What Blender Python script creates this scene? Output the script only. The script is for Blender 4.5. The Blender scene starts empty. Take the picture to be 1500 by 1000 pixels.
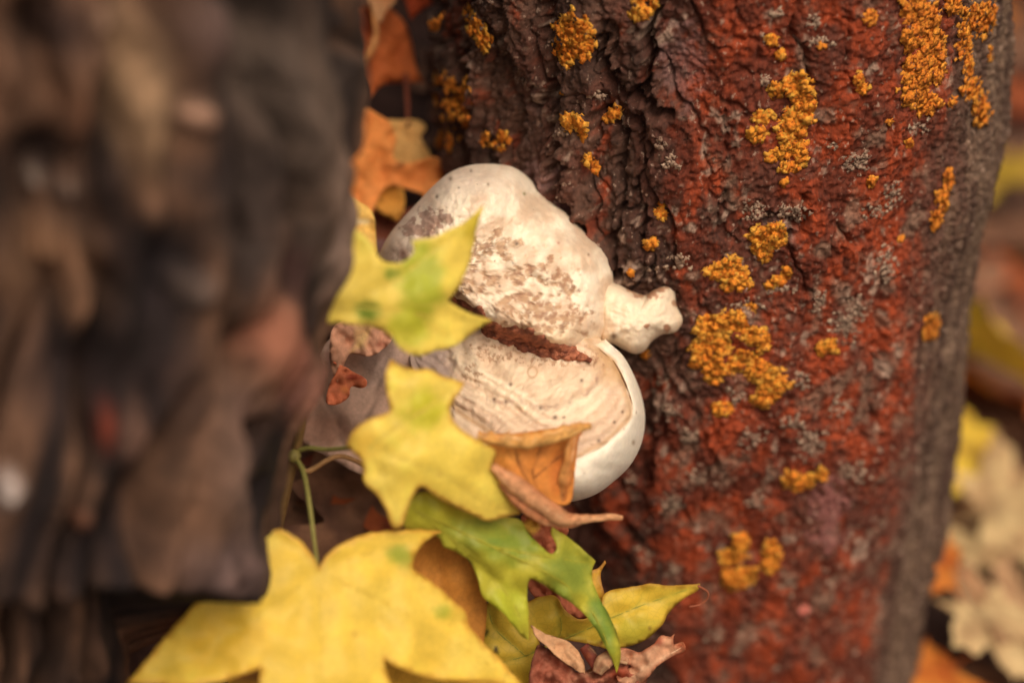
import bpy, math, random
import numpy as np
from mathutils import Vector, Matrix, geometry

# ------------------------------------------------------------------ camera
SC = bpy.context.scene
LENS, PITCH, ZC = 85.0, math.radians(30), 0.62
W, H = 1500.0, 1000.0
FPX = LENS / 36.0 * W
cam_d = bpy.data.cameras.new('camera')
cam_d.lens = LENS; cam_d.sensor_width = 36; cam_d.clip_start = 0.02; cam_d.clip_end = 500
cam_d.dof.use_dof = True; cam_d.dof.focus_distance = 0.764; cam_d.dof.aperture_fstop = 3.7
cam = bpy.data.objects.new('camera', cam_d)
SC.collection.objects.link(cam)
cam.location = (0, 0, ZC); cam.rotation_euler = (math.pi / 2 - PITCH, 0, 0)
SC.camera = cam

# ------------------------------------------------------------------ sky, sun, exposure
SUN_DIR = Vector((0.24, -0.52, 0.80)).normalized()          # towards the sun behind the cloud
wd = bpy.data.worlds.new('World'); SC.world = wd; wd.use_nodes = True
nt = wd.node_tree
sky = nt.nodes.new('ShaderNodeTexSky'); sky.sky_type = 'NISHITA'; sky.sun_disc = False
sky.sun_elevation = math.asin(SUN_DIR.z); sky.sun_rotation = math.atan2(SUN_DIR.x, SUN_DIR.y)
sky.dust_density = 6.0; sky.air_density = 1.0; sky.ozone_density = 0.5
hsv = nt.nodes.new('ShaderNodeHueSaturation'); hsv.inputs['Saturation'].default_value = 0.12   # grey overcast
tint = nt.nodes.new('ShaderNodeMix'); tint.data_type = 'RGBA'; tint.blend_type = 'MULTIPLY'
tint.inputs[0].default_value = 1.0; tint.inputs[7].default_value = (1.0, 0.91, 0.77, 1)        # warm white balance
bg = nt.nodes['Background']; bg.inputs['Strength'].default_value = 0.12
nt.links.new(sky.outputs[0], hsv.inputs['Color']); nt.links.new(hsv.outputs[0], tint.inputs[6])
nt.links.new(tint.outputs[2], bg.inputs['Color'])
sun_d = bpy.data.lights.new('sun', 'SUN'); sun_d.energy = 1.5; sun_d.angle = math.radians(36); sun_d.color = (1.0, 0.87, 0.69)
sun = bpy.data.objects.new('sun', sun_d); SC.collection.objects.link(sun)
sun.rotation_euler = (-SUN_DIR).to_track_quat('-Z', 'Y').to_euler()
SC.view_settings.view_transform = 'Standard'; SC.view_settings.look = 'None'
SC.view_settings.gamma = 1.0; SC.view_settings.use_curve_mapping = False
SC.view_settings.exposure = 0.24

# ------------------------------------------------------------------ maths helpers
FWD = np.array([0, math.cos(PITCH), -math.sin(PITCH)]); UP = np.array([0, math.sin(PITCH), math.cos(PITCH)])
RT = np.array([1.0, 0, 0]); CAM = np.array([0, 0, ZC])
def P(px, py, d):
    px, py, d = np.broadcast_arrays(np.asarray(px, float), np.asarray(py, float), np.asarray(d, float))
    v = FWD + ((px - W / 2) / FPX)[..., None] * RT + ((H / 2 - py) / FPX)[..., None] * UP
    return CAM + v * d[..., None]
def proj(p):
    q = np.asarray(p) - CAM; d = q @ FWD
    return W / 2 + FPX * (q @ RT) / d, H / 2 - FPX * (q @ UP) / d, d
def sst(a, b, x):
    t = np.clip((np.asarray(x, float) - a) / (b - a), 0, 1); return t * t * (3 - 2 * t)
def S(r, g, b):                                              # 8 bit display colour to linear
    c = np.array([r, g, b], float) / 255
    return np.where(c <= 0.04045, c / 12.92, ((c + 0.055) / 1.055) ** 2.4)

_rs = np.random.RandomState(7)
_perm = np.concatenate([_rs.permutation(256)] * 3)
_grad = _rs.normal(size=(256, 3)); _grad /= np.linalg.norm(_grad, axis=1)[:, None]
def perlin(x, y, z=0.0, seed=0):
    x, y, z = np.broadcast_arrays(np.asarray(x, float) + seed * 17.3, np.asarray(y, float) + seed * 5.7, np.asarray(z, float) + seed * 3.1)
    xi, yi, zi = np.floor(x).astype(int), np.floor(y).astype(int), np.floor(z).astype(int)
    xf, yf, zf = x - xi, y - yi, z - zi
    f = lambda t: t * t * t * (t * (t * 6 - 15) + 10)
    u, v, w = f(xf), f(yf), f(zf)
    def g(i, j, k):
        h = _perm[_perm[_perm[(xi + i) & 255] + ((yi + j) & 255)] + ((zi + k) & 255)]
        gr = _grad[h]
        return gr[..., 0] * (xf - i) + gr[..., 1] * (yf - j) + gr[..., 2] * (zf - k)
    a = g(0,0,0) * (1-u) + g(1,0,0) * u; b = g(0,1,0) * (1-u) + g(1,1,0) * u
    c = g(0,0,1) * (1-u) + g(1,0,1) * u; d = g(0,1,1) * (1-u) + g(1,1,1) * u
    return ((a * (1-v) + b * v) * (1-w) + (c * (1-v) + d * v) * w) * 1.6
def fbm(x, y, z=0.0, oct=4, seed=0, gain=0.5):
    s, a = 0, 1.0
    x, y, z = np.asarray(x, float), np.asarray(y, float), np.asarray(z, float)
    for o in range(oct):
        s = s + a * perlin(x * 2**o, y * 2**o, z * 2**o, seed + o); a *= gain
    return s
def segdist(px, py, line):                                   # distance of points to a polyline
    px = np.asarray(px, float); py = np.asarray(py, float)
    best = np.full(px.shape, 1e9)
    for (x0, y0), (x1, y1) in zip(line[:-1], line[1:]):
        dx, dy = x1 - x0, y1 - y0; L = dx * dx + dy * dy + 1e-9
        t = np.clip(((px - x0) * dx + (py - y0) * dy) / L, 0, 1)
        best = np.minimum(best, np.hypot(px - x0 - t * dx, py - y0 - t * dy))
    return best
def blobmask(px, py, blobs, seed=0, wob=0.5, sc=14.0):
    """blobs: (x, y, rx, ry) ; returns a soft field, >0 inside"""
    n = fbm(px / sc, py / sc, seed * 1.37, 3, seed) * wob
    m = np.full(np.shape(px), -9.0)
    for b in blobs:
        x, y, rx = b[:3]; ry = b[3] if len(b) > 3 else rx
        m = np.maximum(m, 1 - np.hypot((px - x) / rx, (py - y) / ry))
    return m + n
def spline(pts, step=6.0, closed=True):
    """Catmull-Rom through pts (x, y[, 1 = sharp corner]) sampled about every step px"""
    n = len(pts); out = []
    for i in range(n if closed else n - 1):
        p1, p2 = pts[i], pts[(i + 1) % n]
        a, b = np.array(p1[:2], float), np.array(p2[:2], float)
        pa = np.array(pts[(i - 1) % n][:2], float) if (closed or i > 0) else a
        pb = np.array(pts[(i + 2) % n][:2], float) if (closed or i < n - 2) else b
        ta = (b - a) * 0.6 if len(p1) > 2 else (b - pa) * 0.5
        tb = (b - a) * 0.6 if len(p2) > 2 else (pb - a) * 0.5
        L = np.linalg.norm(b - a); ta *= min(1, 1.2 * L / (np.linalg.norm(ta) + 1e-9)); tb *= min(1, 1.2 * L / (np.linalg.norm(tb) + 1e-9))
        k = max(1, int(L / step))
        for j in range(k):
            t = j / k
            out.append((2*t**3-3*t*t+1)*a + (t**3-2*t*t+t)*ta + (-2*t**3+3*t*t)*b + (t**3-t*t)*tb)
    if not closed: out.append(np.array(pts[-1][:2], float))
    return np.array(out)

# ------------------------------------------------------------------ object helpers
COL = SC.collection
def tag(o, label=None, cat=None, group=None, kind=None):
    for k, v in (('label', label), ('category', cat), ('group', group), ('kind', kind)):
        if v: o[k] = v
    return o
def empty(name, loc):
    o = bpy.data.objects.new(name, None); o.empty_display_size = 0.02; o.location = tuple(loc); COL.objects.link(o); return o
def mesh(name, V, F, mat, parent=None, col=None, smooth=True, thick=0):
    V = np.asarray(V, float).reshape(-1, 3)
    off = np.array(parent.matrix_basis.translation) if parent is not None else np.zeros(3)
    if parent is not None and parent.parent is not None: off = off + np.array(parent.parent.matrix_basis.translation)
    me = bpy.data.meshes.new(name)
    if isinstance(F, np.ndarray):
        k = F.shape[1]
        me.vertices.add(len(V)); me.vertices.foreach_set('co', (V - off).ravel())
        me.loops.add(F.size); me.loops.foreach_set('vertex_index', F.ravel().astype(np.int32))
        me.polygons.add(len(F)); me.polygons.foreach_set('loop_start', np.arange(0, F.size, k, dtype=np.int32))
        me.update(calc_edges=True)
    else:
        me.from_pydata([tuple(v) for v in V - off], [], [tuple(f) for f in F])
    if smooth: me.polygons.foreach_set('use_smooth', np.ones(len(me.polygons), bool))
    if col is not None:
        a = me.color_attributes.new('Col', 'FLOAT_COLOR', 'POINT')
        c = np.ones((len(V), 4)); c[:, :3] = np.clip(col, 0.002, 0.9); a.data.foreach_set('color', c.ravel())
    me.materials.append(mat)
    o = bpy.data.objects.new(name, me); COL.objects.link(o)
    if parent is not None: o.parent = parent
    if thick:
        m = o.modifiers.new('thickness', 'SOLIDIFY'); m.thickness = thick; m.offset = 0
    return o
def gridfaces(nr, nc, wrap=False):
    i = np.arange(nr - 1)[:, None]; j = np.arange(nc if wrap else nc - 1)[None, :]; j2 = (j + 1) % nc
    return np.stack(np.broadcast_arrays(i*nc + j, i*nc + j2, (i+1)*nc + j2, (i+1)*nc + j), -1).reshape(-1, 4)
def tube(name, pts, rad, mat, parent=None, col=None, n=8):
    pts = np.asarray(pts, float); m = len(pts); rad = np.broadcast_to(np.asarray(rad, float), (m,)) if np.ndim(rad) == 0 else np.interp(np.linspace(0, 1, m), np.linspace(0, 1, len(rad)), rad)
    T = np.gradient(pts, axis=0); T /= np.linalg.norm(T, axis=1)[:, None] + 1e-12
    A = np.cross(T, [0.31, 0.2, 0.93]); A /= np.linalg.norm(A, axis=1)[:, None] + 1e-12; B = np.cross(T, A)
    th = np.linspace(0, 2 * np.pi, n, endpoint=False)
    V = pts[:, None] + rad[:, None, None] * (A[:, None] * np.cos(th)[None, :, None] + B[:, None] * np.sin(th)[None, :, None])
    F = [tuple(f) for f in gridfaces(m, n, True)] + [tuple(range(n))[::-1], tuple(range((m-1)*n, m*n))]
    c = None if col is None else np.repeat(np.atleast_2d(col) if np.ndim(col) == 2 else np.tile(col, (m, 1)), n, 0)
    return mesh(name, V.reshape(-1, 3), F, mat, parent, c)

def material(name, rough=0.7, n_scale=200, n_amt=0.25, b_scale=400, b_str=0.3, b_dist=0.001, transl=0.0, spec=0.3, sss=0.0, fleck=None, stretch=(1,1,1), retic=0):
    m = bpy.data.materials.new(name); m.use_nodes = True; t = m.node_tree; N = t.nodes; L = t.links
    b = N['Principled BSDF']; b.inputs['Roughness'].default_value = rough; b.inputs['Specular IOR Level'].default_value = spec
    at = N.new('ShaderNodeAttribute'); at.attribute_name = 'Col'
    tc = N.new('ShaderNodeTexCoord'); mp = N.new('ShaderNodeMapping'); mp.inputs['Scale'].default_value = stretch
    L.new(tc.outputs['Object'], mp.inputs['Vector'])
    nz = N.new('ShaderNodeTexNoise'); nz.inputs['Scale'].default_value = n_scale; nz.inputs['Detail'].default_value = 6; nz.inputs['Roughness'].default_value = 0.65
    L.new(mp.outputs[0], nz.inputs['Vector'])
    mr = N.new('ShaderNodeMapRange'); mr.inputs[1].default_value = 0.3; mr.inputs[2].default_value = 0.7
    mr.inputs[3].default_value = 1 - n_amt; mr.inputs[4].default_value = 1 + n_amt
    L.new(nz.outputs[0], mr.inputs[0])
    mx = N.new('ShaderNodeVectorMath'); mx.operation = 'SCALE'
    L.new(at.outputs['Color'], mx.inputs[0]); L.new(mr.outputs[0], mx.inputs['Scale'])
    cout = mx.outputs[0]
    if fleck:                                                # pale or dark specks: (scale, threshold, colour, amount)
        v = N.new('ShaderNodeTexNoise'); v.inputs['Scale'].default_value = fleck[0]; v.inputs['Detail'].default_value = 3
        L.new(mp.outputs[0], v.inputs['Vector'])
        r = N.new('ShaderNodeMapRange'); r.inputs[1].default_value = fleck[1]; r.inputs[2].default_value = fleck[1] + 0.06; r.inputs[4].default_value = fleck[3]
        L.new(v.outputs[0], r.inputs[0])
        q = N.new('ShaderNodeMix'); q.data_type = 'RGBA'; q.inputs[7].default_value = (*fleck[2], 1)
        L.new(r.outputs[0], q.inputs[0]); L.new(cout, q.inputs[6]); cout = q.outputs[2]
    if retic:                                                # fine net of veins between the main ones
        vo = N.new('ShaderNodeTexVoronoi'); vo.feature = 'DISTANCE_TO_EDGE'; vo.inputs['Scale'].default_value = retic
        L.new(mp.outputs[0], vo.inputs['Vector'])
        vr = N.new('ShaderNodeMapRange'); vr.inputs[1].default_value = 0.0; vr.inputs[2].default_value = 0.09; vr.inputs[3].default_value = 0.90; vr.inputs[4].default_value = 1.0
        L.new(vo.outputs['Distance'], vr.inputs[0])
        vm = N.new('ShaderNodeVectorMath'); vm.operation = 'SCALE'; L.new(cout, vm.inputs[0]); L.new(vr.outputs[0], vm.inputs['Scale']); cout = vm.outputs[0]
    L.new(cout, b.inputs['Base Color'])
    n2 = N.new('ShaderNodeTexNoise'); n2.inputs['Scale'].default_value = b_scale; n2.inputs['Detail'].default_value = 7; n2.inputs['Roughness'].default_value = 0.65
    L.new(mp.outputs[0], n2.inputs['Vector'])
    bp = N.new('ShaderNodeBump'); bp.inputs['Strength'].default_value = b_str; bp.inputs['Distance'].default_value = b_dist
    L.new(n2.outputs[0], bp.inputs['Height']); L.new(bp.outputs[0], b.inputs['Normal'])
    if sss:
        b.inputs['Subsurface Weight'].default_value = sss; b.inputs['Subsurface Radius'].default_value = (0.004, 0.002, 0.001); b.inputs['Subsurface Scale'].default_value = 1.0
    if transl:
        tr = N.new('ShaderNodeBsdfTranslucent'); L.new(cout, tr.inputs['Color']); ms = N.new('ShaderNodeMixShader'); ms.inputs[0].default_value = transl
        L.new(b.outputs[0], ms.inputs[1]); L.new(tr.outputs[0], ms.inputs[2]); L.new(ms.outputs[0], N['Material Output'].inputs['Surface'])
    return m

M_SOIL = material('dark_soil', 0.9, 60, 0.5, 150, 0.8, 0.004)
M_BARK = material('red_brown_bark', 0.72, 620, 0.5, 1000, 1.0, 0.0010, spec=0.32, fleck=(560, 0.635, S(176, 146, 128), 0.6), stretch=(1, 1, 0.6))
M_BARK2 = material('grey_brown_bark', 0.85, 150, 0.4, 260, 0.6, 0.003)
M_LICH = material('orange_lichen', 0.9, 900, 0.35, 1400, 1.0, 0.0010)
M_PALE = material('pale_lichen', 0.9, 900, 0.3, 1500, 0.7, 0.0006)
M_FUNG = material('fungus_crust', 0.62, 260, 0.09, 700, 0.35, 0.0006, spec=0.3, sss=0.12, fleck=(330, 0.735, S(120, 85, 62), 0.7))
M_RIM = material('fungus_margin', 0.6, 420, 0.09, 1300, 0.45, 0.0004, spec=0.3, sss=0.12, fleck=(420, 0.74, S(150, 116, 84), 0.7))
M_CRUST = material('fungus_brown_crust', 0.75, 700, 0.45, 900, 1.0, 0.0012)
M_LEAF = material('fresh_leaf', 0.5, 120, 0.07, 500, 0.15, 0.0005, transl=0.36, spec=0.35, retic=420)
M_DRY = material('dry_leaf', 0.7, 350, 0.16, 600, 0.35, 0.0006, transl=0.2, spec=0.2, retic=520)
M_STEM = material('stem_bark', 0.6, 500, 0.2, 900, 0.4, 0.0005)

# ------------------------------------------------------------------ ground: a bank between the stems that falls away to the right
def ground_z(x, y):
    x = np.asarray(x, float); y = np.asarray(y, float)
    zb = np.clip(0.118 + 0.67 * (y - 0.636), 0, None); zb = 0.30 * np.tanh(zb / 0.30) * 1.08
    m = 1 - sst(-0.04, 0.11, x)
    far = 1 - sst(1.5, 4.0, np.hypot(x, y))
    return zb * m * far + 0.012 * fbm(x * 6, y * 6, 0.3, 3, 3)
def axis_coords(lo, hi, fine_lo, fine_hi, step, far):
    a = list(np.arange(fine_lo, fine_hi + step / 2, step)); s = step
    l, r = a[0], a[-1]
    while l > lo: s *= 1.35; l -= s; a.insert(0, l)
    s = step
    while r < hi: s *= 1.35; r += s; a.append(r)
    return np.array(a)
gx = axis_coords(-60, 60, -0.35, 0.75, 0.008, 0); gy = axis_coords(-20, 120, 0.35, 1.9, 0.008, 0)
GX, GY = np.meshgrid(gx, gy)
GZ = ground_z(GX, GY) + 0.004 * fbm(GX * 60, GY * 60, 0, 3, 9)
nn = fbm(GX * 14, GY * 14, 0, 4, 12)[..., None]
gc = S(66, 42, 36) * np.clip(1 + 0.6 * nn, 0.4, 2)
gobj = mesh('ground', np.stack([GX, GY, GZ], -1).reshape(-1, 3), gridfaces(len(gy), len(gx)), M_SOIL, None, gc.reshape(-1, 3))
tag(gobj, 'dark brown soil bank between the trunks under the leaf litter', None, None, 'structure')

# ------------------------------------------------------------------ the lichened tree on the right
AX2, AY2, R2 = 0.0735, 0.7855, 0.0985
def ring_angles(n_front, n_back, a0=-112, a1=112):
    f = np.radians(np.linspace(a0, a1, n_front)); b = np.radians(np.linspace(a1, a0 + 360, n_back + 2)[1:-1])
    return np.concatenate([f, b])
TH2 = ring_angles(660, 60)
Z2 = np.concatenate([np.linspace(-0.15, -0.01, 14)[:-1], np.linspace(-0.01, 0.365, 720), np.linspace(0.365, 2.6, 90)[1:]])
def base_r2(z): return R2 * (1 + 0.0 * z) - 0.040 * np.clip(0.25 - z, 0, 0.3) - 0.012 * np.clip(z - 0.4, 0, 3)
CRACKS = [  # traced fissures (photo pixels), width px, depth m
    ([(878, 60), (884, 95), (905, 130), (928, 146), (945, 120), (950, 60), (955, 0)], 7, 0.007),
    ([(928, 146), (945, 150), (960, 165), (975, 168)], 6, 0.004),
    ([(806, 0), (800, 30), (812, 80), (810, 150), (812, 215), (818, 262), (826, 300), (850, 335)], 8, 0.006),
    ([(826, 240), (822, 280), (835, 305)], 9, 0.006), ([(740, 0), (735, 90), (742, 170), (740, 235)], 6, 0.003),
    ([(884, 170), (915, 205), (905, 250), (912, 300), (900, 350), (905, 400)], 5, 0.004),
    ([(940, 170), (940, 230), (935, 280), (950, 340), (948, 400)], 4, 0.0025),
    ([(1165, 40), (1172, 70), (1190, 100), (1196, 118)], 5, 0.003), ([(1242, 30), (1240, 60), (1232, 90), (1240, 130)], 4, 0.002),
    ([(1175, 285), (1182, 315), (1172, 340), (1150, 350)], 4, 0.0035), ([(1160, 360), (1175, 400), (1185, 430)], 3.5, 0.003),
    ([(1112, 330), (1130, 318), (1155, 320), (1175, 330)], 4, 0.0035), ([(1230, 330), (1250, 352), (1270, 350)], 4, 0.003),
    ([(1060, 280), (1052, 330), (1075, 360), (1085, 330)], 4, 0.002), ([(1060, 160), (1075, 230), (1050, 260)], 3, 0.0015),
    ([(690, 0), (680, 80), (690, 160), (684, 230)], 6, 0.004), ([(640, 0), (632, 110), (640, 240)], 7, 0.004),
    ([(1300, 400), (1290, 480), (1275, 560), (1262, 640)], 5, 0.002), ([(955, 560), (938, 610), (952, 660), (940, 720)], 7, 0.0022), ([(1035, 640), (1042, 680), (1022, 730)], 5, 0.0015), ([(1140, 640), (1150, 690), (1138, 730)], 6, 0.0014)]
def trunk2_surface(TH, Z):
    R = base_r2(Z)
    x = AX2 + R * np.sin(TH); y = AY2 - R * np.cos(TH)
    px, py, d = proj(np.stack([x, y, Z], -1))
    front = (np.abs(TH) < 2.0) & (Z > -0.02) & (Z < 0.37)
    px = np.where(front, px, -999); py = np.where(front, py, -999)
    X, Y = x - AX2, y - AY2
    wx = X + 0.006 * fbm(X * 70, Y * 70, Z * 60, 3, 21); wy = Y + 0.006 * fbm(X * 70, Y * 70, Z * 60, 3, 33)
    wz = Z * 0.42 + 0.004 * fbm(X * 60, Y * 60, Z * 50, 2, 44)
    left = 1 - sst(-0.55, 0.12, TH)                                      # plated, deeply fissured side
    grey = sst(0.62, 0.92, TH + 0.10 * fbm(X * 30, Y * 30, Z * 12, 3, 5))   # smoother grey side
    n1 = perlin(wx * 62, wy * 62, wz * 62, 51); n2 = perlin(wx * 130, wy * 130, wz * 130, 52)
    f1 = np.exp(-(n1 / 0.06) ** 2); f2 = np.exp(-(n2 / 0.08) ** 2)
    h = -0.0050 * f1 * (0.22 + 0.78 * left) - 0.0011 * f2 * (0.6 + 0.4 * left) * (1 - 0.5 * grey)
    h = h + 0.0008 * np.abs(fbm(wx * 95, wy * 95, wz * 120, 3, 60)) * (1 - 0.5 * grey) + 0.0034 * left * np.tanh(3 * n1)
    h = h + 0.0008 * fbm(wx * 210, wy * 210, Z * 130, 3, 63) * (1 - 0.35 * grey) + 0.0009 * fbm(X * 620, Y * 620, Z * 480, 3, 64, 0.75)
    h = h + 0.0040 * fbm(X * 26, Y * 26, Z * 15, 3, 70)
    wpx = px + 12 * fbm(px / 30, py / 30, 1.1, 4, 77, .6); wpy = py + 7 * fbm(px / 26, py / 26, 5.1, 3, 78)
    for line, w, dep in CRACKS:
        xs = [q[0] for q in line]; ys = [q[1] for q in line]
        sel = (px > min(xs) - 60) & (px < max(xs) + 60) & (py > min(ys) - 60) & (py < max(ys) + 60)
        if sel.any():
            dd = segdist(wpx[sel], wpy[sel], line)
            h[sel] -= 1.4 * dep * np.exp(-(dd / w) ** 2) - 0.22 * dep * np.exp(-((dd - 2.2 * w) / (1.2 * w)) ** 2)
    # long pulled fibres on the grey side
    h = h + grey * 0.0022 * fbm(TH * 34, Z * 7, 0.0, 3, 71)
    # ---- colour
    v = fbm(X * 40, Y * 40, Z * 22, 4, 80)[..., None]
    dark, mid, pale = S(72, 45, 35), S(108, 74, 60), S(172, 142, 124)
    c = dark + (mid - dark) * sst(-0.35, 0.5, v)
    c = c + (S(92, 50, 38) - c) * (0.65 * sst(0.0, 0.5, fbm(X * 55, Y * 55, Z * 30, 3, 84)[..., None]))
    c = c + (S(112, 52, 36) - c) * (0.55 * sst(-0.3, 0.05, TH) * (1 - grey))[..., None]
    redf = fbm(wx * 46, wy * 46, Z * 11, 4, 81) * 1.0 + 0.55 * fbm(X * 190, Y * 190, Z * 120, 4, 83, .65)
    bias = -0.45 + 0.66 * sst(-0.34, 0.0, TH) - 1.3 * sst(0.66, 0.88, TH)
    for x0, y0, rx, ry, a in ((1060, 120, 75, 190, 0.8), (1240, 260, 60, 170, 0.7), (1290, 420, 30, 130, 0.8), (1190, 600, 70, 110, 0.55),
                              (1010, 30, 90, 90, 0.25), (1270, 80, 90, 90, 0.45), (1130, 900, 120, 90, 0.5), (1000, 760, 70, 140, 0.45), (1060, 700, 30, 120, 0.4),
                              (1280, 600, 22, 130, 0.9), (1240, 850, 60, 80, 0.5), (1010, 330, 30, 90, 0.4), (1190, 20, 60, 60, .3), (970, 620, 30, 60, 0.4),
                              (1120, 400, 70, 50, -0.6), (1120, 280, 40, 40, -0.5), (1060, 560, 60, 60, -0.5), (1210, 740, 35, 60, -0.7), (1200, 330, 22, 60, -.4), (1240, 390, 35, 60, -.3)):
        bias = bias + a * np.exp(-((px - x0) / rx) ** 2 - ((py - y0) / ry) ** 2)
    red = sst(-0.3, 0.45, redf + bias)[..., None]
    redc = S(160, 64, 28) + (S(108, 44, 24) - S(160, 64, 28)) * sst(-0.4, 0.4, fbm(X * 90, Y * 90, Z * 60, 3, 86)[..., None])
    c = c + (redc - c) * red * 0.92
    g = grey[..., None]
    gcol = S(124, 98, 80) + (S(80, 56, 46) - S(124, 98, 80)) * sst(-0.5, 0.5, (0.7 * fbm(TH * 40, Z * 10, 0, 4, 87) + .4 * fbm(X * 150, Y * 150, Z * 90, 3, 89))[..., None])
    c = c + (gcol - c) * g * 0.9
    mt = fbm(X * 95, Y * 95, Z * 70, 4, 93, .6) + 0.55 * np.exp(-((px - 1270) / 90) ** 2 - ((py - 480) / 190) ** 2) + 0.45 * np.exp(-((px - 1040) / 120) ** 2 - ((py - 720) / 160) ** 2) + .3 * np.exp(-((px - 1180) / 120) ** 2 - ((py - 900) / 120) ** 2) - .35 * left
    c = c + (S(138, 110, 92) - c) * 0.62 * sst(0.35, 0.95, mt)[..., None]
    sp = (fbm(X * 260, Y * 260, Z * 190, 3, 90) + 0.7 * fbm(X * 45, Y * 45, Z * 40, 2, 91) - 0.15 * left - 0.1 * grey)[..., None]
    c = c + (pale - c) * 0.75 * sst(0.55, 0.95, sp)
    for x0, y0, rx, ry, colr, a in ((1212, 745, 26, 60, S(160, 100, 94), 0.85), (790, 262, 34, 22, S(170, 128, 122), 0.8), (830, 305, 20, 14, S(165, 115, 110), .7),
                                    (1000, 100, 40, 60, S(150, 112, 108), 0.45), (770, 190, 30, 40, S(120, 88, 78), .5), (1145, 335, 35, 22, S(130, 108, 100), .6)):
        mk = np.clip(blobmask(px, py, [(x0, y0, rx, ry)], 3, 0.6, 12) * 2.2, 0, 1)[..., None]
        c = c + (colr - c) * mk * a
    return h, np.clip(c * 0.86, 0.004, 0.8)
TT, ZZ = np.meshgrid(TH2, Z2)
H2, C2 = trunk2_surface(TT, ZZ)
RR = base_r2(ZZ) + H2
V2 = np.stack([AX2 + RR * np.sin(TT), AY2 - RR * np.cos(TT), ZZ], -1)
tree2 = empty('tree', (AX2, AY2, 0))
tag(tree2, 'rust-red tree trunk dotted with orange lichen that carries the pale bracket fungus', 'tree')
trunk2 = mesh('trunk', V2.reshape(-1, 3), gridfaces(len(Z2), len(TH2), True), M_BARK, tree2, C2.reshape(-1, 3))

def on_trunk2(px, py):
    """where the sight line through photo pixels meets the trunk's own bark surface"""
    v = P(px, py, 1.0) - CAM
    a = v[:, 0]**2 + v[:, 1]**2; hgt = np.zeros(len(v))
    for _ in range(4):
        z0 = None
        R = R2 + hgt
        b = -2 * (v[:, 0] * AX2 + v[:, 1] * AY2); c = AX2**2 + AY2**2 - R**2
        t = (-b - np.sqrt(np.maximum(b * b - 4 * a * c, 0))) / (2 * a)
        p = CAM + v * t[:, None]
        th = np.arctan2(p[:, 0] - AX2, AY2 - p[:, 1])
        i = np.clip(np.searchsorted(Z2, p[:, 2]), 0, len(Z2) - 1); j = np.clip(np.searchsorted(TH2[:660], th), 0, 659)
        hgt = H2[i, j] + base_r2(p[:, 2]) - R2
    n = np.stack([np.sin(th), -np.cos(th), np.zeros_like(th)], -1)
    return p, n

rng = np.random.RandomState(11)
def lichen(blobs, seed, colours, mat, name='lichen', size=0.00125, spacing=2.6, wob=0.55, sc=13.0, holes=0.0, raise_=0.0004, label=None):
    x0 = min(b[0] - b[2] * 1.5 for b in blobs); x1 = max(b[0] + b[2] * 1.5 for b in blobs)
    y0 = min(b[1] - b[-1] * 1.5 for b in blobs); y1 = max(b[1] + b[-1] * 1.5 for b in blobs)
    nx, ny = int((x1 - x0) / spacing) + 2, int((y1 - y0) / spacing) + 2
    q, w = np.meshgrid(np.linspace(x0, x1, nx), np.linspace(y0, y1, ny)); q = q.ravel(); w = w.ravel()
    q = q + rng.uniform(-.6, .6, q.size) * spacing; w = w + rng.uniform(-.6, .6, w.size) * spacing
    f = blobmask(q, w, blobs, seed, wob, sc)
    if holes: f = np.minimum(f, 0.9 * np.abs(fbm(q / 16, w / 16, seed, 3, seed + 3)) - holes + 0.12)
    k = f > 0.02; q, w, f = q[k], w[k], f[k]
    if len(q) < 3: return
    p, n = on_trunk2(q, w)
    V, F, C = [], [], []
    th = np.linspace(0, 2 * np.pi, 8, endpoint=False)
    for i in range(len(q)):
        e = np.clip(f[i] * 3, 0, 1)
        nn = n[i] + rng.normal(0, 0.13, 3); nn /= np.linalg.norm(nn)
        a = np.cross(nn, rng.normal(size=3)); a /= np.linalg.norm(a); b = np.cross(nn, a)
        r = size * rng.uniform(0.65, 1.35)
        lobe = r * (0.8 + 0.30 * np.cos(3 * th + rng.uniform(0, 6)) + rng.uniform(-.25, .25, 8))
        o = p[i] + n[i] * (raise_ * (0.25 + 0.75 * e) * rng.uniform(0.5, 1.25))
        ring = o + np.outer(lobe * np.cos(th), a) + np.outer(lobe * np.sin(th), b) + np.outer(rng.uniform(-0.12, 0.22, 8) * r, nn)
        base = o - n[i] * 0.0012
        s = len(V) * 10
        V.append(np.vstack([o, ring, base]))
        for j in range(8):
            F.append((s, s + 1 + j, s + 1 + (j + 1) % 8)); F.append((s + 9, s + 1 + (j + 1) % 8, s + 1 + j))
        t = rng.uniform(0, 1); cc = colours[0] * (1 - t) + colours[1] * t
        if e < 0.45 and len(colours) > 2: cc = cc * 0.4 + colours[2] * 0.6
        rim = np.tile(cc * rng.uniform(0.9, 1.15), (8, 1)); C.append(np.vstack([cc * 1.0, rim, cc * 0.9]))
    o = mesh(name, np.vstack(V), np.array(F), mat, tree2, np.vstack(C), smooth=False)
    if label: o['label'] = label
ORC = [S(250, 162, 54), S(236, 130, 40), S(252, 186, 78)]
ORD = [S(240, 150, 50), S(222, 122, 40), S(244, 166, 64)]
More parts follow.
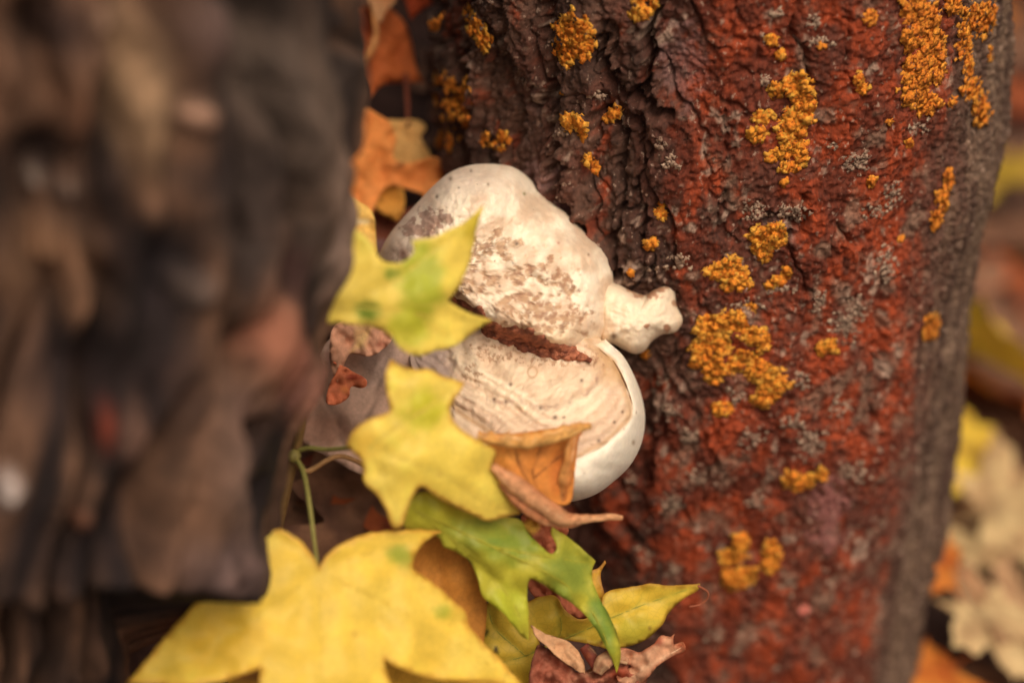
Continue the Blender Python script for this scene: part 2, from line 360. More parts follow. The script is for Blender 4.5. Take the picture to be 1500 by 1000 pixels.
PATCH = [
    ([(838, 55, 27, 32), (852, 62, 20, 24), (815, 38, 7, 6), (832, 80, 14, 16)], ORC, 0), ([(688, 22, 7, 14), (697, 42, 11, 14), (710, 58, 11, 14)], ORC, 0),
    ([(646, 128, 12, 24), (660, 148, 13, 34), (680, 145, 9, 28), (682, 175, 6, 12)], ORD, 0.04), ([(655, 205, 15, 13), (665, 214, 8, 8)], ORD, 0),
    ([(710, 206, 7, 10)], ORD, 0), ([(738, 205, 9, 12), (730, 213, 10, 9)], ORC, 0), ([(832, 178, 8, 10), (843, 176, 9, 10), (852, 192, 7, 13)], ORC, 0),
    ([(890, 172, 9, 6), (901, 165, 9, 8)], ORC, 0), ([(864, 233, 7, 9), (871, 245, 9, 8)], ORC, 0), ([(944, 8, 15, 14), (936, 22, 12, 8)], ORC, 0),
    ([(967, 308, 8, 12)], ORC, 0), ([(953, 357, 9, 9)], ORC, 0), ([(637, 37, 7, 7)], ORD, 0), ([(650, 24, 5, 6)], ORD, 0), ([(823, 135, 3, 5)], ORC, 0),
    ([(1168, 126, 22, 16), (1178, 150, 16, 34), (1136, 132, 12, 10), (1160, 185, 20, 22), (1118, 172, 14, 10), (1110, 197, 14, 10), (1163, 215, 18, 16), (1135, 228, 13, 9), (1158, 244, 15, 8), (1175, 225, 8, 22)], ORC, 0.02),
    ([(1130, 57, 8, 8)], ORC, 0), ([(1143, 80, 5, 6)], ORC, 0), ([(1275, 26, 9, 10)], ORD, 0), ([(1258, 118, 6, 9), (1265, 130, 8, 7)], ORC, 0),
    ([(1335, 15, 13, 22), (1355, 35, 22, 34), (1332, 60, 14, 18), (1366, 80, 18, 40), (1345, 110, 22, 30), (1335, 135, 16, 20), (1358, 150, 20, 18)], ORD, 0),
    ([(1398, 8, 12, 14), (1432, 30, 22, 24), (1445, 15, 16, 14), (1412, 62, 12, 26), (1418, 100, 8, 20), (1425, 130, 14, 18), (1438, 160, 14, 22), (1450, 80, 5, 12)], ORD, 0.02),
    ([(1395, 150, 6, 9)], ORD, 0), ([(1390, 262, 7, 14), (1381, 290, 9, 18), (1371, 320, 8, 16)], ORD, 0), ([(1330, 211, 7, 6)], ORD, 0), ([(1277, 266, 6, 6)], ORD, 0),
    ([(1125, 348, 24, 20), (1118, 362, 16, 18), (1137, 338, 12, 14), (1110, 345, 12, 10)], ORC, 0.02), ([(1048, 398, 14, 12), (1070, 398, 22, 18), (1085, 410, 14, 13), (1066, 418, 10, 8)], ORC, 0.02),
    ([(1151, 400, 7, 9), (1140, 408, 8, 7), (1130, 416, 7, 6)], ORC, 0),
    ([(1040, 482, 20, 20), (1062, 472, 18, 14), (1080, 470, 14, 14), (1030, 512, 18, 20), (1048, 540, 18, 20), (1055, 505, 14, 18), (1100, 490, 16, 12), (1118, 500, 11, 18),
      (1108, 540, 18, 16), (1130, 562, 24, 18), (1120, 582, 18, 12), (1075, 535, 12, 12), (1092, 520, 12, 8), (1020, 530, 9, 9)], ORC, 0.03),
    ([(1058, 598, 16, 10)], ORC, 0), ([(1214, 507, 12, 9), (1202, 512, 7, 6)], ORC, 0), ([(1160, 703, 14, 10), (1168, 713, 9, 7), (1183, 704, 12, 9), (1203, 695, 8, 9)], ORC, 0),
    ([(1086, 793, 13, 16), (1070, 815, 20, 13), (1078, 846, 22, 14), (1132, 808, 12, 16), (1126, 830, 14, 9), (1100, 838, 9, 9)], ORC, 0), ([(1366, 478, 10, 16), (1358, 490, 8, 8)], ORD, 0),
    ([(1320, 350, 4, 6)], ORD, 0), ([(1100, 450, 8, 5)], ORC, 0), ([(1205, 68, 5, 4)], ORD, 0), ([(1300, 180, 4, 4)], ORD, 0), ([(1150, 268, 5, 5)], ORC, 0), ([(945, 520, 5, 6)], ORD, 0), ([(924, 399, 3, 6)], ORC, 0)]
for i, (b, cset, hol) in enumerate(PATCH):
    lichen(b, i, cset, M_LICH, holes=hol, wob=0.5 if len(b) > 1 else 0.4, sc=8)
PALE = [S(166, 138, 118), S(136, 108, 92), S(184, 158, 136)]
pale_spots = [(822, 196, 7, 12), (985, 238, 11, 7), (966, 213, 6, 6), (960, 392, 11, 6), (995, 381, 12, 10), (1140, 424, 15, 6), (1095, 450, 18, 9), (1205, 62, 12, 6), (1140, 18, 9, 7), (1195, 30, 7, 8),
              (1150, 315, 12, 12), (1172, 310, 10, 12), (1108, 310, 14, 12), (1310, 285, 14, 12), (1255, 238, 16, 12), (1285, 310, 14, 10), (1240, 480, 18, 16), (1260, 450, 12, 14), (1300, 390, 12, 20), (1200, 440, 10, 12),
              (1120, 60, 6, 6), (1220, 215, 6, 5), (1120, 118, 7, 5), (985, 600, 12, 10), (1010, 640, 11, 8), (1020, 700, 10, 8), (980, 740, 16, 10), (1190, 650, 18, 16), (1160, 620, 12, 10), (1110, 735, 12, 10), (1100, 640, 14, 12),
              (1255, 690, 14, 12), (945, 812, 9, 9), (990, 830, 10, 9), (1050, 930, 10, 12), (1230, 600, 14, 12), (1175, 560, 10, 10), (1080, 580, 14, 8), (1345, 190, 14, 10), (1155, 860, 9, 9), (925, 700, 8, 8), (965, 560, 9, 9), (875, 140, 9, 6), (700, 40, 6, 6)]
for i, b in enumerate(pale_spots):
    lichen([b], 60 + i, PALE, M_PALE, 'pale_lichen', 0.0009, 3.4, 1.2, 7, raise_=0.0001)
lichen([(1180, 893, 7, 7)], 120, [S(205, 120, 105), S(190, 105, 92), S(215, 135, 120)], M_PALE, 'lichen', label='small round pink lichen spot')

# ------------------------------------------------------------------ the blurred tree on the left, a thick bark plate ending above its foot
R1 = 0.095
def ax1(z): return -0.1355 - np.clip(0.335 - z, 0, 0.105) * 0.265 - np.clip(0.23 - z, 0, 1) * 0.04
def ay1(z): return 0.600 - np.clip(0.335 - z, 0, 0.13) * 0.30
TH1 = ring_angles(330, 40, -80, 125)
Z1 = np.concatenate([np.linspace(-0.15, 0.12, 14)[:-1], np.linspace(0.12, 0.46, 360), np.linspace(0.46, 2.6, 70)[1:]])
T1, ZZ1 = np.meshgrid(TH1, Z1)
x = ax1(ZZ1) + R1 * np.sin(T1); y = ay1(ZZ1) - R1 * np.cos(T1)
px, py, _ = proj(np.stack([x, y, ZZ1], -1))
X, Y = x - ax1(ZZ1), y - ay1(ZZ1)
wx = X + 0.008 * fbm(X * 30, Y * 30, ZZ1 * 18, 3, 121); wy = Y + 0.008 * fbm(X * 30, Y * 30, ZZ1 * 18, 3, 122)
n1 = perlin(wx * 40, wy * 40, ZZ1 * 7, 123); n2 = fbm(wx * 36, wy * 36, ZZ1 * 7, 3, 124)
h = -0.014 * np.exp(-(n1 / 0.12) ** 2) + 0.005 * n2 + 0.004 * fbm(X * 75, Y * 75, ZZ1 * 14, 3, 127) + 0.0012 * fbm(X * 160, Y * 160, ZZ1 * 60, 3, 125)
# the loose bark plate is broken off along a slanting line; below it the wood is set back
brk = 886 + 16 * fbm(T1 * 3.0, 0.3, 0.7, 3, 126) - 14 * np.exp(-((px - 290) / 40) ** 2) + 10 * np.exp(-((px - 350) / 26) ** 2)
rec = np.where((T1 > -1.3) & (ZZ1 < 0.40), sst(-9, 11, py - brk), (ZZ1 < 0.2) * 1.0)
h = h - 0.044 * rec
bark_tone = sst(-0.4, 0.45, 0.8 * n2 + 0.6 * fbm(X * 70, Y * 70, ZZ1 * 13, 3, 130))[..., None]
c = S(30, 19, 19) + (S(116, 88, 70) - S(30, 19, 19)) * bark_tone  # the bark's own dark and light brown, mixed by noise
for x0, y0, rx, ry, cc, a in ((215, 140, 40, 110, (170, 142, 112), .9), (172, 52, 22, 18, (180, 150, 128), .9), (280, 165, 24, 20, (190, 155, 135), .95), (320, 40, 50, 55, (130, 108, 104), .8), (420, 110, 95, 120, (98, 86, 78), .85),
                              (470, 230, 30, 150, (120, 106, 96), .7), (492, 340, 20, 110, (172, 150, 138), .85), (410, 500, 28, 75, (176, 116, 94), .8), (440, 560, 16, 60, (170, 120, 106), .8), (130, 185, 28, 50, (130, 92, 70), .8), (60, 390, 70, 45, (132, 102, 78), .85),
                              (125, 430, 45, 55, (144, 110, 86), .85), (55, 296, 14, 14, (180, 168, 160), .9), (110, 305, 26, 18, (130, 115, 108), .7), (12, 710, 18, 22, (225, 216, 214), 1), (162, 630, 14, 36, (140, 62, 40), .85),  # the near-white spot is a highlight put into the bark colour
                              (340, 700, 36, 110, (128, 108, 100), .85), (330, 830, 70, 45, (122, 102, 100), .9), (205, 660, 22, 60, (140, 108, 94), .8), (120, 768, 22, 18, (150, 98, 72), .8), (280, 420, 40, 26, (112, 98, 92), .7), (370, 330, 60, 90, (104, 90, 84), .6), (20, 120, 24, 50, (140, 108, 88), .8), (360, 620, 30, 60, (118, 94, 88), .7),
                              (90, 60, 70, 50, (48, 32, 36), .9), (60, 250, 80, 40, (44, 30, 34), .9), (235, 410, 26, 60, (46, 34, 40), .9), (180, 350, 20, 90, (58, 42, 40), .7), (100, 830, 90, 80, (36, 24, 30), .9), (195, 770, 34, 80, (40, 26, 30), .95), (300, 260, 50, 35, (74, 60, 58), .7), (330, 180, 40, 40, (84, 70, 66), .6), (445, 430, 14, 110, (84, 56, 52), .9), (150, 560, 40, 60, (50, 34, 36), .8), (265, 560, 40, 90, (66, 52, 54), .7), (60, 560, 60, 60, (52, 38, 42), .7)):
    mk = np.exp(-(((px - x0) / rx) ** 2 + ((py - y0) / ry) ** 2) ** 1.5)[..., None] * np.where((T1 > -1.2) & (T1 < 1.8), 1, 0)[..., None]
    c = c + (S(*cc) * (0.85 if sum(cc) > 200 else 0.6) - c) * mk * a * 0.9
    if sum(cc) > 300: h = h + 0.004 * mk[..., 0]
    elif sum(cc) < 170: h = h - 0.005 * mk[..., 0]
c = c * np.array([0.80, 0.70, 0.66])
r = R1 + h - 0.010 * np.clip(ZZ1 - 0.5, 0, 3)
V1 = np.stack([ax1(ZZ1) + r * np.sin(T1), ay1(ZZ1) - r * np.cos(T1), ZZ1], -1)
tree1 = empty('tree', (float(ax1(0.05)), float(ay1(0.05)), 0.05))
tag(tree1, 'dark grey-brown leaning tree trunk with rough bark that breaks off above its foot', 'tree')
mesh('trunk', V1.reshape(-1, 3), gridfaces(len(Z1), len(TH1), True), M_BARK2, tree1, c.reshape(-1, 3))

# ------------------------------------------------------------------ the bracket fungus
fungus = empty('bracket_fungus', P(790, 480, 0.80))
tag(fungus, 'pale cream hoof-shaped bracket fungus with brown speckles and white rim on red trunk', 'fungus')
def blob(name, outline, ctr, front, edge, back, colour, mat, parent, nr=110, step=2.2, split=None):
    o = spline(outline, step); n = len(o); ctr = np.array(ctr, float)
    s = np.sin(np.linspace(0.004, 1, nr) * np.pi / 2)
    G = ctr + (o - ctr)[None] * s[:, None, None]
    px, py = G[..., 0], G[..., 1]
    e = segdist(px, py, [tuple(q) for q in o[::3]] + [tuple(o[0])])
    d = front(px, py, s[:, None] * np.ones(n), e)
    Vf = P(px, py, d)
    C = colour(px, py, s[:, None] * np.ones(n), e)
    sb = np.linspace(1, 0.05, 16)[1:]                         # the hidden back runs into the trunk
    Gb = ctr + (o - ctr)[None] * sb[:, None, None]
    db = d[-1][None] + back * (1 - sb[:, None]) ** 0.6
    Vb = P(Gb[..., 0], Gb[..., 1], db)
    V = np.concatenate([Vf, Vb]); CC = np.concatenate([C, np.tile(C[-1], (15, 1, 1))])
    F = gridfaces(nr + 15, n, True)[:, ::-1]
    if split is None: return mesh(name, V.reshape(-1, 3), F, mat, parent, CC.reshape(-1, 3))
    msk = np.concatenate([split(px, py, e), np.zeros((15, n), bool)]).ravel()
    msk[(nr - 1) * n:] = msk[(nr - 1) * n:nr * n][np.arange(16 * n) % n] if False else msk[(nr - 1) * n:]
    fm = msk[F].all(1)
    out = []
    for nm, sel, mt, par in ((name, ~fm, mat, parent),) :
        f = F[sel]; u, inv = np.unique(f, return_inverse=True)
        out.append(mesh(nm, V.reshape(-1, 3)[u], inv.reshape(f.shape), mt, par, CC.reshape(-1, 3)[u]))
    f = F[fm]; u, inv = np.unique(f, return_inverse=True)
    out.append(mesh('white_margin', V.reshape(-1, 3)[u], inv.reshape(f.shape), M_RIM, out[0], CC.reshape(-1, 3)[u]))
    return out[0]

CREAM, TAN, BRN = S(226, 204, 184), S(196, 164, 138), S(160, 120, 92)
# --- lower tier with growth zones
SH = [(890, 500), (912, 520), (928, 548), (940, 580), (945, 612), (940, 648), (924, 680), (900, 704), (872, 724), (840, 734), (800, 738), (755, 732), (715, 712), (690, 680), (676, 645), (650, 610), (625, 580), (600, 545), (590, 515), (596, 490), (630, 466), (680, 455), (730, 450), (800, 455), (860, 470)]
def rimw(px, py): return 16 + 46 * sst(585, 690, py)
CRL = [(640, 424), (664, 441), (690, 455), (705, 464), (722, 482), (750, 492), (780, 500), (800, 508), (826, 515), (850, 521), (866, 528)]
def zonec(px, py, e):                                        # growth zones run from the fissure out to the rim
    return (0.6 * segdist(px, py, [(560, 400)] + CRL + [(880, 520)]) - 0.4 * e) + 2.5 * fbm(px / 34, py / 34, 6, 3, 139)
def sh_front(px, py, s, e):
    top = 0.764 - 0.030 * np.clip((py - 500) / 190, -0.4, 1.3) + 0.012 * ((px - 800) / 140) ** 2 * 0.6
    w = rimw(px, py); q = np.clip(1 - e / w, 0, 1) * sst(500, 530, py + 0.5 * (px - 880)) * sst(660, 760, px)
    low = sst(520, 600, py)
    d = top + (0.012 + 0.024 * low) * (1 - np.sqrt(np.maximum(1 - q ** 2, 0)))
    z = e - w
    zone = np.where(z > 0, np.sin(zonec(px, py, e) / 2.2 + 1.0 * fbm(px / 60, py / 60, 0, 2, 140)) * 0.0003 + np.sin(zonec(px, py, e) / 7.5 + 1.0) * 0.0007, 0)
    d = d - zone - 0.0015 * fbm(px / 50, py / 50, 0.4, 3, 141) - 0.0006 * fbm(px / 14, py / 9, 0.4, 3, 142) * (z > 0) + 0.0012 * (1 - sst(655, 668, px + 8 * fbm(px / 12, py / 12, 0, 3, 155)))
    d = d + 0.0006 * np.exp(-(z / 6) ** 2)
    return d + 0.020 * np.clip((s - 0.9) / 0.1, 0, 1) ** 2 * (q <= 0)
def sh_col(px, py, s, e):
    w = rimw(px, py); wob = 4 * fbm(px / 30, py / 30, 0, 3, 143)
    z = e - w + wob
    zc = zonec(px, py, e)
    t = 0.5 + 0.5 * np.sin(zc / 5.5 + 1.2 * fbm(px / 50, py / 50, 0, 3, 144))
    t2 = 0.5 + 0.5 * np.sin(zc / 1.7 + 1.6 * fbm(px / 60, py / 60, 2, 3, 147))
    c = S(206, 174, 146) + (S(238, 216, 188) - S(206, 174, 146)) * (0.5 * t + .5 * t2)[..., None]
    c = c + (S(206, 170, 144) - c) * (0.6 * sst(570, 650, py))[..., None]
    near = np.exp(-((z - 22) / 24) ** 2)[..., None]
    c = c + (S(200, 168, 144) - c) * near * 0.6
    yel = np.exp(-((z - 4) / 6) ** 2)[..., None]
    c = c + (S(186, 148, 112) - c) * yel * 0.75
    up = np.clip(1 - np.hypot((px - 900) / 40, (py - 535) / 40), 0, 1)[..., None]
    c = c + (S(190, 148, 104) - c) * np.clip(up * 1.2, 0, 0.7)
    sp = blobmask(px, py, [(728, 515, 34, 18), (690, 545, 14, 18), (800, 528, 50, 9), (865, 525, 24, 14)], 7, 0.8, 9)
    c = c + (BRN - c) * (np.clip(sp * 3, 0, 1) * sst(-0.1, 0.3, fbm(px / 5, py / 5, 0, 3, 146)))[..., None] * 0.8
    for x0, y0, rr in ((780, 545, 7), (786, 513, 6), (810, 525, 5), (800, 515, 5), (828, 530, 5), (760, 512, 5)):
        dd = np.hypot(px - x0, (py - y0) * 0.9); c = c + (S(178, 138, 106) - c) * (np.exp(-((dd - rr) / 1.6) ** 2) * 0.7)[..., None]
    for x0, y0, rr in ((792, 597, 3.2), (813, 611, 3.6), (741, 588, 2.5), (877, 645, 2.8), (826, 611, 2), (900, 618, 2), (748, 563, 3), (852, 557, 2.5), (912, 603, 2), (724, 585, 3)):
        c = c + (S(70, 46, 36) - c) * np.exp(-((px - x0) ** 2 + (py - y0) ** 2) / rr ** 2)[..., None] * 0.9
    dl = segdist(px, py, [(720, 590), (760, 588), (800, 597), (840, 590), (868, 570), (880, 545)]) + 5 * fbm(px / 12, py / 12, 0, 2, 150)
    c = c + (S(170, 136, 118) - c) * (np.exp(-(dl / 3.0) ** 2) * sst(-.2, .5, fbm(px / 14, py / 14, 4, 2, 151)))[..., None] * 0.7
    rim = 1 - sst(-5, 2, z)
    rim = (rim * sst(500, 520, py + 0.5 * (px - 880)) * sst(790, 805, px))[..., None]
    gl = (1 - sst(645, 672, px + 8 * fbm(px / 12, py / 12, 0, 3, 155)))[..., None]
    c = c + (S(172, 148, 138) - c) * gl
    wc = S(234, 220, 202) * (1 + 0.04 * fbm(px / 16, py / 16, 0, 3, 148)[..., None])
    for x0, y0, rr in ((928, 648, 4), (914, 628, 2), (856, 693, 1.6), (932, 604, 2)):
        wc = wc + (S(150, 120, 90) - wc) * np.exp(-(((px - x0) / (rr * .6)) ** 2 + ((py - y0) / rr) ** 2))[..., None] * 0.8
    return c + (wc - c) * rim
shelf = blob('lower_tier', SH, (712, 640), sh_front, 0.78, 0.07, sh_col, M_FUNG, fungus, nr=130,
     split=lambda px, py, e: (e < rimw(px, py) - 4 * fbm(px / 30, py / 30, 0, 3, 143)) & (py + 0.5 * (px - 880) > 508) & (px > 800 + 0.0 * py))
# --- upper tier, a smooth swollen hump
HU = [(557, 369), (570, 344), (588, 322), (613, 295), (635, 272), (660, 252), (689, 242), (718, 240), (746, 243), (764, 252), (779, 265), (790, 279), (804, 293), (826, 308), (847, 328), (869, 351), (887, 369), (896, 391),
      (899, 416), (898, 452), (890, 486), (874, 507), (853, 520), (826, 518), (797, 508), (761, 500), (735, 490), (712, 474), (688, 456), (660, 440), (625, 430), (590, 420), (563, 400), (553, 385)]
def hu_front(px, py, s, e):
    dome = np.sqrt(np.maximum(1 - s ** 2.6, 0))
    d = 0.792 - 0.040 * dome
    d = d + 0.0030 * np.exp(-(segdist(px, py, [(780, 262), (800, 330), (760, 350)]) / 22) ** 2) - 0.006 * np.exp(-((px - 850) / 60) ** 2 - ((py - 440) / 70) ** 2) - 0.005 * np.exp(-((px - 700) / 60) ** 2 - ((py - 290) / 40) ** 2)
    d = d - 0.022 * sst(430, 520, py + 0.42 * (760 - px) * (px < 760)) * np.clip(1 - np.abs(px - 780) / 160, 0, 1) * np.sqrt(np.maximum(1 - s ** 8, 0))
    d = d - 0.0022 * fbm(px / 45, py / 45, 0, 4, 160) - 0.0004 * fbm(px / 9, py / 9, 0, 3, 161)
    sp = np.clip(hu_spots(px, py) * 3, 0, 1)
    return d + 0.0008 * sp
def hu_spots(px, py):
    b = [(725, 365, 40, 20), (690, 375, 26, 30), (760, 400, 26, 18), (810, 405, 26, 24), (830, 425, 20, 14), (775, 450, 48, 26), (820, 465, 40, 22), (670, 420, 22, 16), (715, 415, 22, 20), (850, 458, 24, 5), (790, 480, 50, 10), (740, 440, 20, 12)]
    f = blobmask(px, py, b, 9, 1.0, 14) - 0.02
    return np.minimum(f, 0.42 + 1.0 * fbm(px / 9, py / 9, 3, 4, 163, .6))
def hu_col(px, py, s, e):
    v = fbm(px / 40, py / 40, 0, 4, 165)[..., None]
    c = S(238, 219, 196) + (S(212, 182, 156) - S(238, 219, 196)) * sst(-0.4, 0.6, v)
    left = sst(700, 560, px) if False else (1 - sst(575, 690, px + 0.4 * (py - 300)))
    c = c + (S(170, 134, 124) - c) * left[..., None] * 0.6  # shade on the hump's left side, put into its colour
    top = np.exp(-((px - 690) / 70) ** 2 - ((py - 262) / 26) ** 2)[..., None]
    c = c + (S(206, 180, 164) - c) * top * 0.6
    tan = np.exp(-((px - 800) / 70) ** 2 - ((py - 495) / 20) ** 2)[..., None]
    c = c + (S(222, 190, 150) - c) * tan * 0.6
    sp = np.clip(hu_spots(px, py) * 2.0 + .1, 0, 1)[..., None]
    bc = S(176, 138, 106) + (S(144, 100, 74) - S(176, 138, 106)) * sst(-.2, .5, fbm(px / 8, py / 8, 0, 3, 167)[..., None])
    c = c + (bc - c) * sp * 0.85
    sp2 = np.clip(blobmask(px, py, [(632, 322, 26, 20), (612, 338, 26, 12), (655, 318, 12, 10)], 5, 0.7, 10) * 3, 0, 1)[..., None]
    c = c + (S(150, 112, 98) - c) * sp2 * 0.8
    for x0, y0, rr, cc in ((757, 357, 3.5, (60, 48, 40)), (640, 288, 3, (70, 55, 45)), (768, 284, 3, (120, 110, 60)), (590, 372, 9, (110, 66, 52)), (862, 373, 2, (120, 85, 65)), (752, 385, 2, (90, 60, 45)), (702, 316, 1.8, (110, 80, 60)), (818, 356, 3, (170, 120, 100)), (732, 419, 2, (80, 60, 50)), (660, 262, 3, (120, 100, 80)), (715, 270, 2, (130, 105, 85)), (690, 250, 2.4, (120, 95, 80)), (672, 275, 2, (120, 95, 80))):
        c = c + (S(*cc) - c) * np.exp(-((px - x0) ** 2 + (py - y0) ** 2 * (0.6 + .15 * (x0 % 5))) / (rr * (0.85 if rr < 4 else 1)) ** 2)[..., None] * 0.85
    return c
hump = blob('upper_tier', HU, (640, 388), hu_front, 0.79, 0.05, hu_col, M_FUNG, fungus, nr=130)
# --- small side lobe clinging to the bark
NB = [(886, 412), (905, 416), (925, 426), (945, 432), (958, 424), (975, 418), (988, 424), (991, 446), (1000, 468), (990, 486), (970, 490), (955, 500), (944, 514), (930, 518), (914, 512), (898, 504), (876, 500), (866, 460), (872, 420)]
def nb_front(px, py, s, e):
    sl = (px - 880) / 120
    dome = np.sqrt(np.maximum(1 - s ** 2.2, 0))
    return 0.788 + 0.004 * sl - (0.020 - 0.005 * sl) * dome - 0.0012 * fbm(px / 26, py / 26, 0, 3, 170) - 0.0004 * fbm(px / 12, py / 12, 0, 3, 172) * sst(0.15, 0.4, s)
def nb_col(px, py, s, e):
    c = np.broadcast_to(S(232, 210, 184), px.shape + (3,)) * (1 + 0.06 * fbm(px / 18, py / 18, 0, 3, 171)[..., None])
    sp = np.clip(blobmask(px, py, [(950, 430, 24, 9), (990, 445, 8, 8), (948, 478, 5, 5), (978, 480, 6, 6), (925, 425, 8, 6), (965, 424, 14, 7)], 4, 0.6, 8) * 2.5, 0, 1)[..., None]
    c = c + (S(166, 110, 80) - c) * sp * 0.85
    c = c + (S(196, 154, 116) - c) * (0.25 * sst(0.72, 1.0, s))[..., None]
    hole = np.exp(-(((px - 899) / 5) ** 2 + ((py - 492) / 5) ** 2))[..., None]
    return c + (S(90, 60, 42) - c) * hole * 0.9
blob('side_lobe', NB, (932, 468), nb_front, 0.79, 0.03, nb_col, M_FUNG, fungus, nr=50)
# --- brown crust filling the fissure between the tiers
cl = spline(CRL, 2.0, False); m = len(cl); T = np.gradient(cl, axis=0); T /= np.linalg.norm(T, axis=1)[:, None]; Nn = np.stack([-T[:, 1], T[:, 0]], -1)
k = 26; u = np.linspace(-1, 1, k); wdt = (9 + 7 * np.exp(-((cl[:, 0] - 770) / 70) ** 2) + 4 * fbm(cl[:, 0] / 17, cl[:, 1] / 17, 0, 4, 180, .6)) * np.clip(np.minimum(np.arange(m), m - np.arange(m)) / 20, .15, 1) * (1 - .5 * np.exp(-((cl[:, 0] - 708) / 8) ** 2))
g = cl[:, None] + Nn[:, None] * (u[None, :, None] * wdt[:, None, None] + (2.5 * fbm(cl[:, 0] / 14, cl[:, 1] / 14, 5, 3, 184))[:, None, None]); gpx, gpy = g[..., 0], g[..., 1]
ras = np.full((140, 190), np.nan)                            # what surface the two tiers show, every 2 px
for o_ in (shelf, hump):
    co = np.empty(len(o_.data.vertices) * 3); o_.data.vertices.foreach_get('co', co)
    qx, qy, qd = proj(co.reshape(-1, 3) + np.array(fungus.matrix_basis.translation)); a_ = ((qx - 560) / 2).astype(int); b_ = ((qy - 380) / 2).astype(int)
    ok = (a_ >= 0) & (a_ < 190) & (b_ >= 0) & (b_ < 140)
    for ii, jj, dv in zip(b_[ok], a_[ok], qd[ok]):
        if not ras[ii, jj] <= dv: ras[ii, jj] = dv
sm = np.array([[np.nanmean(ras[max(0, i_ - 3):i_ + 4, max(0, j_ - 3):j_ + 4]) if np.isfinite(ras[max(0, i_ - 3):i_ + 4, max(0, j_ - 3):j_ + 4]).any() else 0.76 for j_ in range(190)] for i_ in range(140)])
ci = np.clip((gpy - 380) / 2, 0, 138.9); cj = np.clip((gpx - 560) / 2, 0, 188.9); i0 = ci.astype(int); j0 = cj.astype(int); fi = ci - i0; fj = cj - j0
dd = sm[i0, j0] * (1 - fi) * (1 - fj) + sm[i0 + 1, j0] * fi * (1 - fj) + sm[i0, j0 + 1] * (1 - fi) * fj + sm[i0 + 1, j0 + 1] * fi * fj
dd = dd - 0.0022 + 0.0035 * np.abs(u)[None] ** 3 - 0.0016 * fbm(gpx / 11, gpy / 7, 0, 3, 181) - 0.0006 * fbm(gpx / 4, gpy / 4, 0, 2, 182)
cc = S(176, 106, 78) + (S(128, 72, 54) - S(176, 106, 78)) * sst(-.3, .4, fbm(gpx / 9, gpy / 6, 0, 3, 183)[..., None])
V = P(gpx, gpy, dd)
mesh('brown_crust', V.reshape(-1, 3), gridfaces(m, k)[:, ::-1], M_CRUST, fungus, cc.reshape(-1, 3), thick=0.001)['label'] = 'reddish brown crust in the fissure between the tiers'

